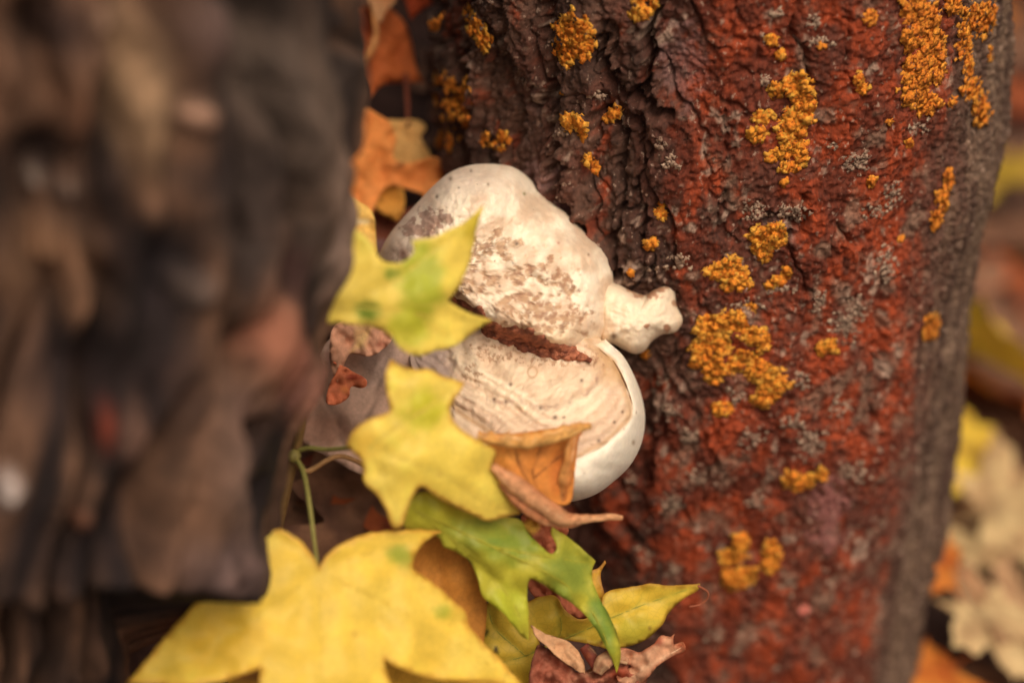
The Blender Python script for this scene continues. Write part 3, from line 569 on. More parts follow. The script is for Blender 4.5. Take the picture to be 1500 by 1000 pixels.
# ------------------------------------------------------------------ leaves traced one by one, each at its own distance
def side_veins(veins, gap=34, length=0.42):
    out = []
    for v in veins:
        v = np.array(v, float); L = np.concatenate([[0], np.cumsum(np.linalg.norm(np.diff(v, axis=0), axis=1))])
        for q, t in enumerate(np.arange(gap * 1.2, L[-1] - gap * 0.4, gap)):
            p = np.array([np.interp(t, L, v[:, 0]), np.interp(t, L, v[:, 1])]); p2 = np.array([np.interp(t + 5, L, v[:, 0]), np.interp(t + 5, L, v[:, 1])])
            d = (p2 - p) / (np.linalg.norm(p2 - p) + 1e-9); sgn = 1 if q % 2 else -1
            nrm = np.array([-d[1], d[0]]) * sgn; ln = (L[-1] - t) * length + 12
            out.append([tuple(p), tuple(p + (d * .75 + nrm * .65) * ln * .5), tuple(p + (d * .9 + nrm * .5) * ln)])
    return out
def leaf(outline, depth, col, veins=(), mat=None, parent=None, name='blade', grid=7.0, jag=0.8, rough=0.0006, blobs=(), mott=0.12, vcol=None, vtube=0.0003, thick=0.0004, seed=0, sidev=True, crumple=0.0, csc=26.0, edge=None):
    """one leaf blade with raised veins; depth(px, py) is its distance from the camera along the lens axis"""
    o = spline(outline, 4.0)
    nrm = np.gradient(o, axis=0); nrm = np.stack([nrm[:, 1], -nrm[:, 0]], -1); nrm /= np.linalg.norm(nrm, axis=1)[:, None] + 1e-9
    o = o + nrm * (jag * fbm(np.arange(len(o)) * 0.31, seed * 1.3, 0.2, 2, seed))[:, None]
    gxs = np.arange(o[:, 0].min(), o[:, 0].max(), grid); gys = np.arange(o[:, 1].min(), o[:, 1].max(), grid)
    A, B = np.meshgrid(gxs, gys); A[::2] += grid / 2
    q = np.stack([A.ravel(), B.ravel()], -1)
    x, y = q[:, 0], q[:, 1]; ins = np.zeros(len(q), bool); j = len(o) - 1
    for i in range(len(o)):
        yi, yj, xi, xj = o[i, 1], o[j, 1], o[i, 0], o[j, 0]
        ins ^= ((yi > y) != (yj > y)) & (x < (xj - xi) * (y - yi) / (yj - yi + 1e-12) + xi); j = i
    loop = [tuple(p) for p in o] + [tuple(o[0])]
    q = q[ins]; q = q[segdist(q[:, 0], q[:, 1], loop) > grid * 0.45]
    pts = [Vector(p) for p in o] + [Vector(p) for p in q]
    n = len(o)
    vv, _, ff, *_r = geometry.delaunay_2d_cdt(pts, [(i, (i + 1) % n) for i in range(n)], [list(range(n))], 1, 1e-4)
    px = np.array([p.x for p in vv]); py = np.array([p.y for p in vv])
    d = depth(px, py) - rough * 4 * fbm(px / 60, py / 60, seed, 2, seed + 1)
    if crumple:
        cr = fbm(px / csc, py / csc, seed, 3, seed + 7); d = d - crumple * (1 - np.abs(cr) * 2.2) + crumple * 0.18 * fbm(px / 10, py / 10, seed, 2, seed + 9)
    sv = side_veins(veins) if sidev else []
    vd = np.full(px.shape, 99.0); sd = np.full(px.shape, 99.0)
    for v in veins: vd = np.minimum(vd, segdist(px, py, v))
    for v in sv: sd = np.minimum(sd, segdist(px, py, v))
    d = d + rough * np.exp(-(vd / 6) ** 2) + 0.6 * rough * np.exp(-(sd / 5) ** 2)
    c = np.tile(col, (len(px), 1)) * (1 + mott * fbm(px / 34, py / 34, seed, 4, seed + 2)[:, None])
    for b in blobs:
        x0, y0, rx, ry, cc, a = b
        rr = np.hypot((px - x0) / rx, (py - y0) / ry) + 0.25 * fbm(px / 22, py / 22, seed, 3, seed + 4)
        c = c + (cc - c) * ((1 - sst(0.45, 1.15, rr)) * a)[:, None]
    vc = col * 0.88 if vcol is None else vcol
    c = c + (vc - c) * (0.45 * np.exp(-(vd / 3.0) ** 2) + 0.28 * np.exp(-(sd / 2.4) ** 2))[:, None]
    if edge is not None:
        ed = segdist(px, py, loop) + 2 * fbm(px / 9, py / 9, 0, 2, seed + 5); c = c + (edge - c) * (np.exp(-(ed / 3.5) ** 2) * 0.7)[:, None]
    b = mesh(name, P(px, py, d), [tuple(f) for f in ff], mat, parent, c, thick=thick)
    if vtube:
        for v in veins:
            s = spline([(*p, ) for p in v], 8, False)
            dv = depth(s[:, 0], s[:, 1]) - rough * 4 * fbm(s[:, 0] / 60, s[:, 1] / 60, seed, 2, seed + 1) - 0.0001 + rough
            tube('vein', P(s[:, 0], s[:, 1], dv), [vtube, vtube * 0.35], mat, b, vc * 1.0, 6)
    return b
def plane(x0, y0, d0, gx=0.0, gy=0.0, cx=0.0, cy=0.0):       # depth plane with bend, gradients in m per 100 px
    return lambda px, py: d0 + gx * (px - x0) / 100 + gy * (py - y0) / 100 + cx * ((px - x0) / 100) ** 2 + cy * ((py - y0) / 100) ** 2
def arc(pts, step=5):
    p = np.array(pts, float); s = np.linspace(0, 1, len(p)); t = np.linspace(0, 1, 40)
    sp = spline([tuple(q[:2]) for q in p], step, False)
    L = np.concatenate([[0], np.cumsum(np.linalg.norm(np.diff(sp, axis=0), axis=1))]); Lp = [L[np.argmin(np.hypot(*(sp - q[:2]).T))] for q in p]
    return P(sp[:, 0], sp[:, 1], np.interp(L, Lp, p[:, 2]))

YEL, YGR, GRN = S(242, 216, 98), S(200, 196, 50), S(120, 150, 44)
# --- the maple sapling: stem, leaf stalks and its yellow and green leaves
g0 = P(398, 850, 0.765); g0[2] = ground_z(g0[0], g0[1])
sap = empty('maple_sapling', g0)
tag(sap, 'young maple sapling with yellow and green leaves growing between the trunks', 'sapling')
stem_pts = np.vstack([[g0[0], g0[1], g0[2] - 0.01], arc([(398, 810, 0.752), (408, 765, 0.748), (420, 712, 0.744), (433, 660, 0.740), (440, 630, 0.735), (452, 560, 0.726), (462, 490, 0.716), (470, 445, 0.700)])])
tube('stem', stem_pts, [0.0019, 0.0017, 0.0013, 0.0008], M_STEM, sap, S(120, 92, 56), 10)
STK = S(132, 124, 66)
tube('stalk', arc([(431, 668, 0.739), (444, 690, 0.733), (452, 730, 0.724), (460, 790, 0.718), (466, 836, 0.709)]), [0.0009, 0.0006], M_STEM, sap, STK)
tube('stalk', arc([(433, 662, 0.739), (450, 656, 0.736), (480, 658, 0.731), (515, 655, 0.722), (540, 655, 0.708)]), [0.0008, 0.0006], M_STEM, sap, STK)
tube('stalk', arc([(430, 675, 0.741), (450, 690, 0.740), (500, 668, 0.742), (560, 700, 0.738), (605, 745, 0.728)]), [0.0009, 0.0007], M_STEM, sap, S(150, 110, 70))
tube('bud', arc([(426, 664, 0.738), (431, 668, 0.7375), (436, 672, 0.738)], 2), [0.0018, 0.0024, 0.0016], M_STEM, sap, S(124, 112, 60))

OA = [(708, 300, 1), (697, 337), (689, 380), (674, 416), (656, 441, 1), (682, 456), (721, 469, 1), (696, 484), (667, 506), (638, 513), (613, 521), (588, 511), (565, 481, 1), (534, 477), (498, 472), (470, 470), (455, 430), (470, 390), (495, 350), (516, 336), (535, 346), (548, 362), (557, 380), (577, 386), (597, 381), (606, 367), (602, 353, 1), (638, 346), (682, 324)]
A = leaf(OA, plane(580, 420, 0.694, 0.006, 0.002, 0.004, 0.002), YEL, [[(470, 445), (560, 420), (640, 365), (704, 306)], [(470, 445), (580, 455), (660, 465), (716, 470)], [(470, 445), (540, 470), (610, 515)], [(470, 445), (500, 400), (520, 345)]],
     M_LEAF, sap, 'leaf', blobs=((615, 410, 40, 70, S(176, 186, 48), 0.85), (600, 480, 40, 36, S(196, 196, 52), 0.8), (570, 495, 20, 20, S(210, 200, 54), .7), (540, 455, 23, 17, S(112, 142, 44), 0.95), (574, 401, 15, 13, S(118, 146, 44), 0.9), (690, 330, 14, 40, S(206, 182, 40), .7)), seed=1, jag=1.0)
A['label'] = 'yellow-green maple leaf with dark green spots'
OB = [(572, 526, 1), (600, 540), (628, 540), (648, 551), (681, 560, 1), (672, 576), (660, 596), (664, 616), (680, 632), (708, 648), (726, 662), (723, 684), (740, 716), (762, 752, 1), (736, 758), (712, 762), (680, 748), (656, 736), (640, 728), (618, 712), (608, 720), (600, 738), (590, 770, 1), (576, 773), (564, 742), (548, 720), (532, 704), (530, 676), (507, 652, 1), (516, 632), (536, 616), (556, 608), (571, 600), (566, 572), (564, 548)]
B = leaf(OB, plane(620, 650, 0.703, 0.008, 0.002, 0.004, 0.003), YEL, [[(540, 655), (600, 600), (600, 550), (578, 532)], [(540, 655), (620, 600), (674, 562)], [(540, 655), (640, 690), (700, 730), (756, 751)], [(540, 655), (570, 720), (583, 768)]],
     M_LEAF, sap, 'leaf', blobs=((618, 600, 40, 36, S(206, 198, 46), 0.9), (650, 690, 60, 50, S(240, 214, 90), 0.6), (535, 650, 24, 30, S(236, 190, 70), .5), (645, 693, 4, 3, S(196, 150, 60), .8), (700, 700, 3, 3, S(190, 140, 60), .7), (596, 660, 3, 3, S(200, 150, 60), .6)), seed=2, edge=S(206, 140, 60), jag=1.3)
B['label'] = 'bright yellow maple leaf in front of the fungus'
OC = [(466, 832, 1), (480, 812), (508, 792), (544, 780), (584, 776), (620, 776), (647, 778, 1), (624, 792), (608, 812), (606, 832), (632, 852), (660, 876), (684, 900), (687, 917), (712, 944), (736, 968), (762, 998, 1), (790, 1020, 1), (720, 1000), (652, 996), (600, 984), (563, 966, 1), (572, 1000), (600, 1060, 1), (520, 1100), (470, 1140, 1), (420, 1090), (384, 1040), (380, 978, 1), (336, 994), (280, 1004), (186, 1000, 1), (220, 960), (256, 916), (292, 876), (320, 840), (360, 800), (400, 776), (424, 780), (448, 800), (462, 820)]
Cc = leaf(OC, plane(466, 880, 0.700, 0.006, -0.004, 0.0016, 0.0), S(240, 206, 82), [[(466, 836), (540, 810), (640, 780)], [(466, 836), (580, 890), (680, 950), (775, 1010)], [(466, 836), (470, 930), (470, 1040), (470, 1120)], [(466, 836), (380, 900), (300, 950), (200, 996)], [(466, 836), (430, 800), (404, 782)]],
     M_LEAF, sap, 'leaf', grid=9, blobs=((585, 812, 22, 18, S(150, 166, 50), 0.8), (648, 895, 16, 14, S(176, 180, 56), 0.8), (570, 880, 80, 40, S(236, 208, 92), 0.5), (330, 930, 80, 60, S(226, 182, 48), 0.7), (690, 960, 50, 30, S(238, 214, 104), .6), (520, 930, 4, 4, S(180, 130, 50), .6), (610, 930, 3, 3, S(180, 130, 50), .6)), seed=3, edge=S(214, 150, 60), jag=1.3)
Cc['label'] = 'large yellow maple leaf with a notch where its stalk joins'
OD = [(603, 730), (627, 721), (670, 745), (710, 756), (760, 760), (773, 780), (793, 800), (807, 811), (816, 803), (807, 780), (809, 772, 1), (837, 790), (857, 808), (872, 822, 1), (867, 835), (868, 850), (880, 880), (893, 903), (905, 933), (909, 960), (903, 985, 1), (897, 967), (883, 940), (870, 917), (847, 890), (823, 873), (800, 858), (777, 847), (772, 867), (774, 900), (774, 936, 1), (760, 927), (740, 900), (723, 887), (707, 873), (700, 847), (687, 820), (667, 807), (650, 800), (643, 787), (623, 778), (593, 773)]
def d_depth(px, py):
    t = segdist(px, py, [(605, 745), (720, 800), (820, 850), (870, 900), (905, 980)])
    return 0.727 + 0.007 * (px - 700) / 100 + 0.003 * (py - 820) / 100 + 0.00011 * np.minimum(t, 40) - 0.004 * np.exp(-((px - 720) ** 2 + (py - 880) ** 2) / 3000)
D = leaf(OD, d_depth, S(196, 186, 62), [[(605, 745), (720, 800), (820, 850), (870, 900), (904, 980)], [(605, 745), (700, 820), (750, 880), (773, 930)], [(720, 800), (800, 815), (866, 824)]],
     M_LEAF, sap, 'leaf', grid=6, blobs=((700, 780, 60, 30, S(140, 152, 58), 0.8), (830, 840, 40, 50, S(134, 152, 60), 0.85), (880, 910, 26, 60, S(122, 150, 58), 0.9), (750, 800, 50, 30, S(116, 146, 50), .7), (740, 890, 40, 40, S(186, 190, 52), 0.85), (620, 745, 30, 30, S(180, 178, 50), .6), (890, 965, 14, 24, S(140, 160, 60), .6)), seed=4, rough=0.001)
D['label'] = 'green maple leaf with two drooping lobes'

def single(name, label, cat, outline, depth, col, veins, mat=M_DRY, stalk=None, stalkcol=None, group=None, **kw):
    o = np.array([p[:2] for p in outline], float); k = o[:, 1].argmax()
    base = P(o[k, 0], o[k, 1], depth(o[k, 0], o[k, 1]))
    e = empty(name, base); tag(e, label, cat, group)
    b = leaf(outline, depth, col, veins, mat, e, **kw)
    if stalk is not None: tube('stalk', arc(stalk), [0.0007, 0.0011], M_STEM, e, stalkcol if stalkcol is not None else col * 0.7)
    return e
def curl(name, pts, a0, a1, col, mat, parent, n=14, seed=0, col2=None):
    """a rolled strip of dry leaf; pts are (px, py, depth, radius px)"""
    p = np.array(pts, float); sp = spline([tuple(q[:2]) for q in p], 3, False)
    L = np.concatenate([[0], np.cumsum(np.linalg.norm(np.diff(sp, axis=0), axis=1))]); Lp = [L[np.argmin(np.hypot(*(sp - q[:2]).T))] for q in p]
    d = np.interp(L, Lp, p[:, 2]); r = np.interp(L, Lp, p[:, 3]) * (1 + 0.3 * fbm(L / 30, seed, 0, 2, seed))
    T = np.gradient(sp, axis=0); T /= np.linalg.norm(T, axis=1)[:, None]; Nn = np.stack([-T[:, 1], T[:, 0]], -1)
    a = np.radians(a0 + (np.linspace(0, 1, n)[None] * (1 + 0.22 * fbm(L / 9, seed, 3, 3, seed + 8))[:, None]) * (a1 - a0)); sh = np.linspace(1, 0.7, n)[None]
    g = sp[:, None] + Nn[:, None] * (r[:, None] * np.cos(a) * sh)[..., None]
    dd = d[:, None] - (r * d / FPX)[:, None] * np.sin(a) * sh - 0.0005 * fbm(g[..., 0] / 14, g[..., 1] / 14, 0, 3, seed)
    c2 = col * 0.75 if col2 is None else col2
    c = (col + (c2 - col) * np.linspace(0, 1, n)[:, None])[None] * (1 + 0.22 * fbm(g[..., 0] / 12, g[..., 1] / 12, 0, 3, seed + 3)[..., None] + 0.25 * fbm(L[:, None] / 40, np.arange(n)[None] * 0.8, 0, 3, seed + 5)[..., None])
    fl_ = sst(0.35, 0.6, fbm(g[..., 0] / 5, g[..., 1] / 5, 2, 3, seed + 11))[..., None]; c = c + (S(140, 74, 44) - c) * fl_ * 0.6
    st_ = sst(0.2, 0.6, fbm(L[:, None] / 30, np.arange(n)[None] * 1.3, 4, 2, seed + 13))[..., None]; c = c + (S(238, 204, 160) - c) * st_ * 0.4
    return mesh(name, P(g[..., 0], g[..., 1], dd).reshape(-1, 3), gridfaces(len(sp), n), mat, parent, c.reshape(-1, 3), thick=0.0004)

# --- yellow leaf with dark flecks under the green one
OE = [(887, 867), (920, 860), (953, 855), (987, 857), (1025, 855, 1), (1023, 863), (1000, 877), (980, 897), (970, 913), (950, 933), (923, 945), (893, 950), (860, 942), (793, 932), (790, 950), (782, 985), (770, 1012), (740, 1040), (700, 1000), (700, 950), (703, 913), (710, 887), (727, 880), (760, 884), (793, 873), (813, 872), (827, 893), (850, 907), (868, 900), (880, 886)]
single('maple_leaf', 'olive-yellow maple leaf with dark flecks, its pointed lobe lying against the red trunk', 'leaf', OE, plane(860, 920, 0.766, 0.004, 0.002, 0.003, 0.0), S(222, 190, 66),
       [[(770, 960), (850, 925), (930, 890), (1020, 858)], [(770, 960), (730, 970), (700, 965)], [(770, 960), (725, 920), (716, 890)], [(770, 960), (820, 930), (815, 880)]], M_LEAF, grid=5, seed=5, jag=1.2, rough=0.0009, vcol=S(168, 160, 60),
       blobs=((930, 925, 40, 26, S(190, 180, 58), .7), (725, 1000, 40, 40, S(214, 170, 54), .7), (712, 925, 4, 8, S(60, 44, 30), .95), (726, 952, 5, 6, S(60, 40, 26), .95), (745, 985, 6, 3, S(70, 46, 30), .9), (951, 919, 3, 3, S(150, 110, 50), .8), (880, 942, 5, 6, S(90, 60, 36), .9), (832, 932, 4, 3, S(100, 70, 40), .9), (948, 907, 2, 2, S(130, 100, 50), .8)), edge=S(170, 110, 40))
tw = empty('leaf_tendril', P(1032, 886, 0.80)); tag(tw, 'thin curved brown thread hanging from the tip of the olive-yellow leaf', 'tendril')
tube('thread', arc([(1023, 858, 0.771), (1036, 866, 0.775), (1036, 876, 0.777), (1026, 885, 0.778), (1010, 888, 0.778)], 2), [0.0004, 0.0002], M_STEM, tw, S(150, 84, 60))
# --- small yellow leaf behind the green one
single('maple_leaf', 'narrow orange-edged yellow leaf end standing beside the green leaf', 'leaf', [(864, 838), (876, 832), (886, 820, 1), (888, 824), (880, 838), (882, 858), (886, 876), (878, 900), (864, 890)], plane(875, 860, 0.772, .004), S(226, 176, 62), [[(872, 895), (876, 860), (880, 836)]], M_LEAF, grid=5, seed=6, edge=S(150, 80, 30), sidev=False)
# --- curled dry tan leaf leaning against the white rim
fl = empty('curled_leaf', P(790, 745, 0.735)); tag(fl, 'curled dry tan leaf with rolled edges leaning on the white rim of the fungus', 'leaf')
OF = [(716, 640), (760, 634), (820, 626), (848, 622), (846, 650), (842, 690), (836, 734), (815, 738), (780, 716), (750, 700), (724, 680)]
leaf(OF, plane(780, 680, 0.7265, 0.004, -0.002, 0.004), S(206, 130, 60), [[(790, 735), (780, 690), (798, 640)], [(782, 700), (815, 672), (830, 664)], [(778, 715), (760, 680), (752, 645)]], M_DRY, fl, 'blade', grid=4, seed=8, vcol=S(120, 66, 30), vtube=0.0002, jag=0.5, sidev=True,
     blobs=((740, 660, 30, 30, S(216, 146, 66), .6), (820, 690, 18, 40, S(190, 104, 44), .7)))
curl('rolled_edge', [(700, 636, .722, 9), (730, 640, .721, 13), (765, 642, .721, 14), (800, 638, .722, 14), (830, 630, .724, 11), (850, 623, .725, 9), (866, 622, .726, 6)], -30, 135, S(232, 186, 112), M_DRY, fl, seed=9, col2=S(206, 140, 72))
curl('rolled_edge', [(848, 632, .726, 9), (838, 660, .726, 11), (833, 690, .727, 12), (828, 715, .728, 11), (822, 736, .730, 9)], -20, 130, S(226, 168, 98), M_DRY, fl, seed=10, col2=S(180, 104, 50))
curl('folded_tip', [(722, 682, .714, 6), (745, 700, .716, 13), (775, 722, .719, 16), (805, 744, .722, 16), (830, 758, .727, 11), (870, 758, .733, 5), (895, 756, .736, 5), (912, 758, .738, 3)], 0, 200, S(224, 170, 124), M_DRY, fl, seed=11, col2=S(186, 112, 72))
curl('folded_tip', [(735, 706, .718, 6), (765, 738, .721, 10), (800, 760, .725, 11), (830, 768, .730, 5), (850, 766, .732, 3)], 20, 190, S(206, 140, 96), M_DRY, fl, seed=12, col2=S(160, 90, 60))
# --- brown crumpled leaf at the foot of the red trunk
cl_ = empty('crumpled_leaf', P(880, 1000, 0.77)); tag(cl_, 'crumpled rusty brown dead leaf with torn pale edges under the olive-yellow leaf', 'leaf')
OG = [(788, 945), (805, 952), (830, 970), (850, 985), (880, 970), (905, 962), (935, 958), (950, 975), (946, 1000), (920, 1035), (860, 1050), (800, 1045), (776, 1015), (778, 975)]
leaf(OG, plane(860, 990, 0.758, 0.003, 0.004), S(150, 86, 66), [[(800, 1030), (850, 990), (930, 965)]], M_DRY, cl_, 'blade', grid=4, seed=20, crumple=0.006, csc=38, mott=.35, vcol=S(196, 140, 110), vtube=0.0003, blobs=((910, 990, 16, 14, S(150, 60, 34), .8), (810, 990, 30, 30, S(160, 92, 70), .6)), edge=S(90, 50, 34))
OG2 = [(778, 915, 1), (800, 928), (830, 938), (848, 955), (856, 975), (856, 990, 1), (840, 978), (818, 962), (800, 945), (785, 932)]
leaf(OG2, plane(815, 950, 0.752, 0.003, 0.0, 0.006), S(206, 156, 116), [[(780, 917), (820, 950), (854, 985)]], M_DRY, cl_, 'blade', grid=4, seed=21, crumple=0.002, mott=.2, vtube=0, blobs=((838, 972, 4, 3, S(110, 70, 50), .8),))
OG3 = [(872, 968), (885, 955), (912, 948), (936, 954), (958, 942), (968, 930), (982, 932), (988, 928, 1), (986, 944), (1000, 940), (1003, 952), (990, 958), (966, 972), (950, 990), (930, 1008), (908, 1000), (905, 985), (925, 975), (900, 968), (880, 975)]
leaf(OG3, plane(930, 970, 0.756, 0.004, 0.0), S(206, 150, 116), [[(905, 1000), (950, 975), (998, 948)]], M_DRY, cl_, 'blade', grid=4, seed=22, crumple=0.004, csc=40, mott=.3, vcol=S(226, 184, 150), vtube=0.0003, edge=S(150, 72, 44), blobs=((960, 938, 14, 8, S(150, 66, 50), .8), (998, 946, 8, 8, S(200, 96, 60), .8)))
curl('rolled_edge', [(874, 985, .753, 8), (884, 968, .751, 12), (902, 962, .751, 9), (920, 968, .752, 5)], 0, 250, S(212, 164, 126), M_DRY, cl_, seed=23, col2=S(150, 84, 60))
curl('rolled_edge', [(856, 945, .755, 7), (868, 962, .754, 8), (878, 985, .754, 6)], 0, 220, S(130, 62, 48), M_DRY, cl_, seed=24, col2=S(100, 50, 40))
# --- red-brown leaf scraps behind the green leaf
single('crumpled_leaf', 'reddish crumpled dead leaf peeping out behind the drooping green leaf', 'leaf', [(764, 756), (800, 752), (832, 772), (820, 800), (812, 830), (850, 880), (862, 905), (830, 900), (790, 880), (770, 850), (778, 800)], plane(805, 820, 0.770, .003, .002), S(176, 98, 70), [[(800, 890), (800, 820), (790, 765)]], M_DRY, grid=4, seed=30, crumple=0.003, csc=28, mott=.35, vtube=0.0003, blobs=((776, 772, 16, 12, S(216, 168, 66), .9),))
# --- brown-yellow leaf behind the big yellow one
single('maple_leaf', 'ochre brown rounded leaf half hidden behind the notched yellow leaf', 'leaf', [(590, 830), (612, 800), (636, 784), (672, 806), (700, 842), (713, 885), (706, 950), (690, 985), (640, 975), (600, 900)], plane(650, 870, 0.742, 0.002, 0.002, .004), S(196, 130, 56), [[(640, 975), (650, 880), (640, 790)]], M_DRY, seed=31, mott=.1, blobs=((652, 872, 8, 5, S(130, 90, 80), .8),))
single('maple_leaf', 'dull gold leaf lying beneath the lower lobes of the big yellow leaf', 'leaf', [(330, 990), (380, 960), (450, 950), (560, 960), (640, 965), (720, 985), (760, 1010), (700, 1060), (560, 1080), (400, 1060)], plane(560, 1000, 0.742, 0.003, -.004), S(206, 160, 60), [[(400, 1050), (560, 1010), (720, 995)]], M_DRY, seed=32, grid=10, blobs=((360, 985, 40, 20, S(170, 116, 70), .8),))
# --- mauve dead leaf and rusty scraps left of the fungus
single('dead_leaf', 'flat mauve-grey dead leaf with dark cracks between fungus and sapling stem', 'leaf', [(425, 620), (450, 560), (480, 500), (520, 470), (560, 480), (600, 500), (650, 510), (676, 540), (690, 600), (680, 640), (610, 680), (560, 700), (520, 690), (480, 668), (445, 648)], plane(560, 590, 0.785, -0.004, 0.006), S(214, 176, 158), [[(530, 690), (545, 600), (575, 500)], [(505, 660), (495, 610), (470, 570)], [(540, 610), (560, 575), (580, 560)]], M_DRY, seed=33, vcol=S(70, 52, 46), mott=.16, vtube=0, sidev=False, blobs=((560, 530, 40, 40, S(190, 164, 154), .6), (470, 630, 50, 30, S(168, 120, 100), .7), (557, 525, 3, 4, S(90, 70, 60), .8)))
single('leaf_scrap', 'rusty red curled leaf scrap on the mauve dead leaf', 'leaf', [(478, 590), (482, 565), (495, 540), (488, 530), (510, 540), (536, 556), (534, 568), (515, 566), (510, 582), (494, 592)], plane(505, 565, 0.771), S(200, 112, 78), [], M_DRY, grid=4, seed=34, crumple=.002, csc=26, mott=.4, vtube=0, blobs=((518, 553, 14, 5, S(140, 46, 30), .8), (505, 570, 8, 6, S(200, 120, 60), .7)))
single('leaf_scrap', 'pinkish brown papery leaf scrap beneath the spotted yellow-green leaf', 'leaf', [(488, 480), (520, 468), (556, 470), (575, 492), (560, 512), (540, 522), (515, 518), (505, 530), (495, 560), (484, 530)], plane(530, 500, 0.772), S(210, 154, 126), [[(515, 515), (530, 500), (545, 475)]], M_DRY, grid=4, seed=35, crumple=.002, csc=30, mott=.3, vtube=0.0003, vcol=S(226, 190, 120), blobs=((530, 490, 14, 20, S(214, 176, 120), .7), (560, 505, 14, 8, S(150, 80, 60), .7)))
# --- russet leaves lodged in the fork behind
OR1, OR2, OR3 = S(226, 126, 66), S(214, 112, 58), S(238, 150, 80)
single('maple_leaf', 'russet maple leaf lodged high in the fork with its tip pointing down', 'leaf', [(480, 40), (517, 15), (560, 8), (590, 30), (600, 52), (607, 85), (612, 105), (622, 121, 1), (585, 121), (562, 124), (551, 131), (543, 142, 1), (535, 122), (524, 110), (505, 104), (485, 80)], plane(550, 80, 0.872, 0.004, -.002, .004), OR2, [[(545, 20), (545, 80), (543, 138)], [(545, 20), (580, 70), (618, 119)]], M_DRY, stalk=[(545, 20, .872), (550, -20, .88), (540, -60, .885)], crumple=.0022, csc=40, seed=40, blobs=((530, 40, 20, 24, S(150, 58, 34), .7), (585, 80, 30, 40, S(196, 104, 54), .5)))
single('maple_leaf', 'dark red-orange leaf edge above the russet leaf at the trunk', 'leaf', [(585, -40), (640, -40), (680, -15), (665, 8, 1), (640, 5), (625, 10), (610, 22), (602, 30, 1), (596, 10)], plane(620, 0, 0.862), S(190, 78, 40), [[(630, -40), (610, 20)]], M_DRY, crumple=.0022, csc=40, seed=41)
single('maple_leaf', 'pale dry leaf with a stringy curled edge over the russet leaf', 'leaf', [(530, -30), (575, -30), (580, 0), (566, 16), (558, 34), (550, 26), (540, 4)], plane(555, 0, 0.858), S(214, 156, 110), [[(560, -20), (556, 30)]], M_DRY, seed=42, crumple=.003)
sc_ = empty('curled_leaf', P(528, 100, .866)); tag(sc_, 'thin twisted tan leaf strip hanging over the russet leaf', 'leaf')
curl('strip', [(545, 0, .858, 3), (549, 30, .857, 3), (552, 50, .856, 4), (545, 72, .857, 6), (530, 92, .86, 8), (520, 106, .862, 4)], 0, 210, S(222, 148, 84), M_DRY, sc_, seed=43)
single('maple_leaf', 'broad orange maple leaf resting behind the top of the fungus', 'leaf', [(490, 170), (527, 158), (551, 166), (571, 180), (580, 204), (577, 232), (602, 239), (636, 230), (653, 243), (656, 255), (646, 273), (630, 300, 1), (617, 284), (592, 276), (568, 272), (553, 292), (535, 330), (510, 320), (490, 290)], plane(560, 240, 0.846, 0.003, -.003, .004), OR3, [[(500, 250), (560, 250), (650, 252)], [(500, 250), (530, 200), (545, 168)], [(500, 250), (545, 275), (552, 290)]], M_DRY, crumple=.0022, csc=40, seed=44, rough=.0012, blobs=((600, 255, 50, 16, S(204, 112, 54), .6), (587, 240, 8, 4, S(120, 64, 40), .8), (545, 200, 26, 30, S(220, 132, 62), .5)))
single('maple_leaf', 'beige lobed leaf standing behind the broad orange leaf', 'leaf', [(560, 180), (585, 176), (612, 176), (624, 186), (617, 200), (622, 212), (630, 230), (610, 244), (570, 244), (556, 220)], plane(595, 205, 0.858, .002), S(224, 172, 104), [[(590, 240), (595, 185)]], M_DRY, stalk=[(597, 185, .856), (597, 150, .862), (594, 110, .872)], stalkcol=S(120, 60, 40), crumple=.0022, csc=40, seed=45)
single('maple_leaf', 'small golden-brown leaf tucked under the broad orange leaf', 'leaf', [(545, 280), (568, 268), (590, 278), (592, 305), (583, 323), (562, 314), (549, 300)], plane(570, 296, 0.850), S(216, 150, 66), [[(550, 285), (585, 318)]], M_DRY, crumple=.0022, csc=40, seed=46)
single('maple_leaf', 'pale yellow-orange leaf against the dark leaning trunk', 'leaf', [(470, 300), (507, 290), (531, 298), (546, 313), (550, 340), (549, 372), (520, 380), (480, 370)], plane(520, 335, 0.80, .003), S(240, 192, 104), [[(480, 340), (545, 345)]], M_DRY, crumple=.0022, csc=40, seed=47, blobs=((525, 326, 20, 3, S(246, 228, 190), .8),))
single('maple_leaf', 'dark chestnut leaf in shade beside the upper left of the fungus', 'leaf', [(540, 300), (580, 310), (620, 300), (630, 320), (600, 350), (560, 370), (540, 350)], plane(580, 335, 0.858, 0, -.004), S(130, 70, 50), [[(545, 340), (625, 310)]], M_DRY, seed=48)
single('maple_leaf', 'purplish dark dead leaf low behind the fungus hump', 'leaf', [(520, 370), (560, 350), (600, 370), (600, 430), (560, 480), (520, 470)], plane(560, 410, 0.845, 0, -.004), S(120, 84, 80), [[(540, 470), (570, 360)]], M_DRY, seed=49)

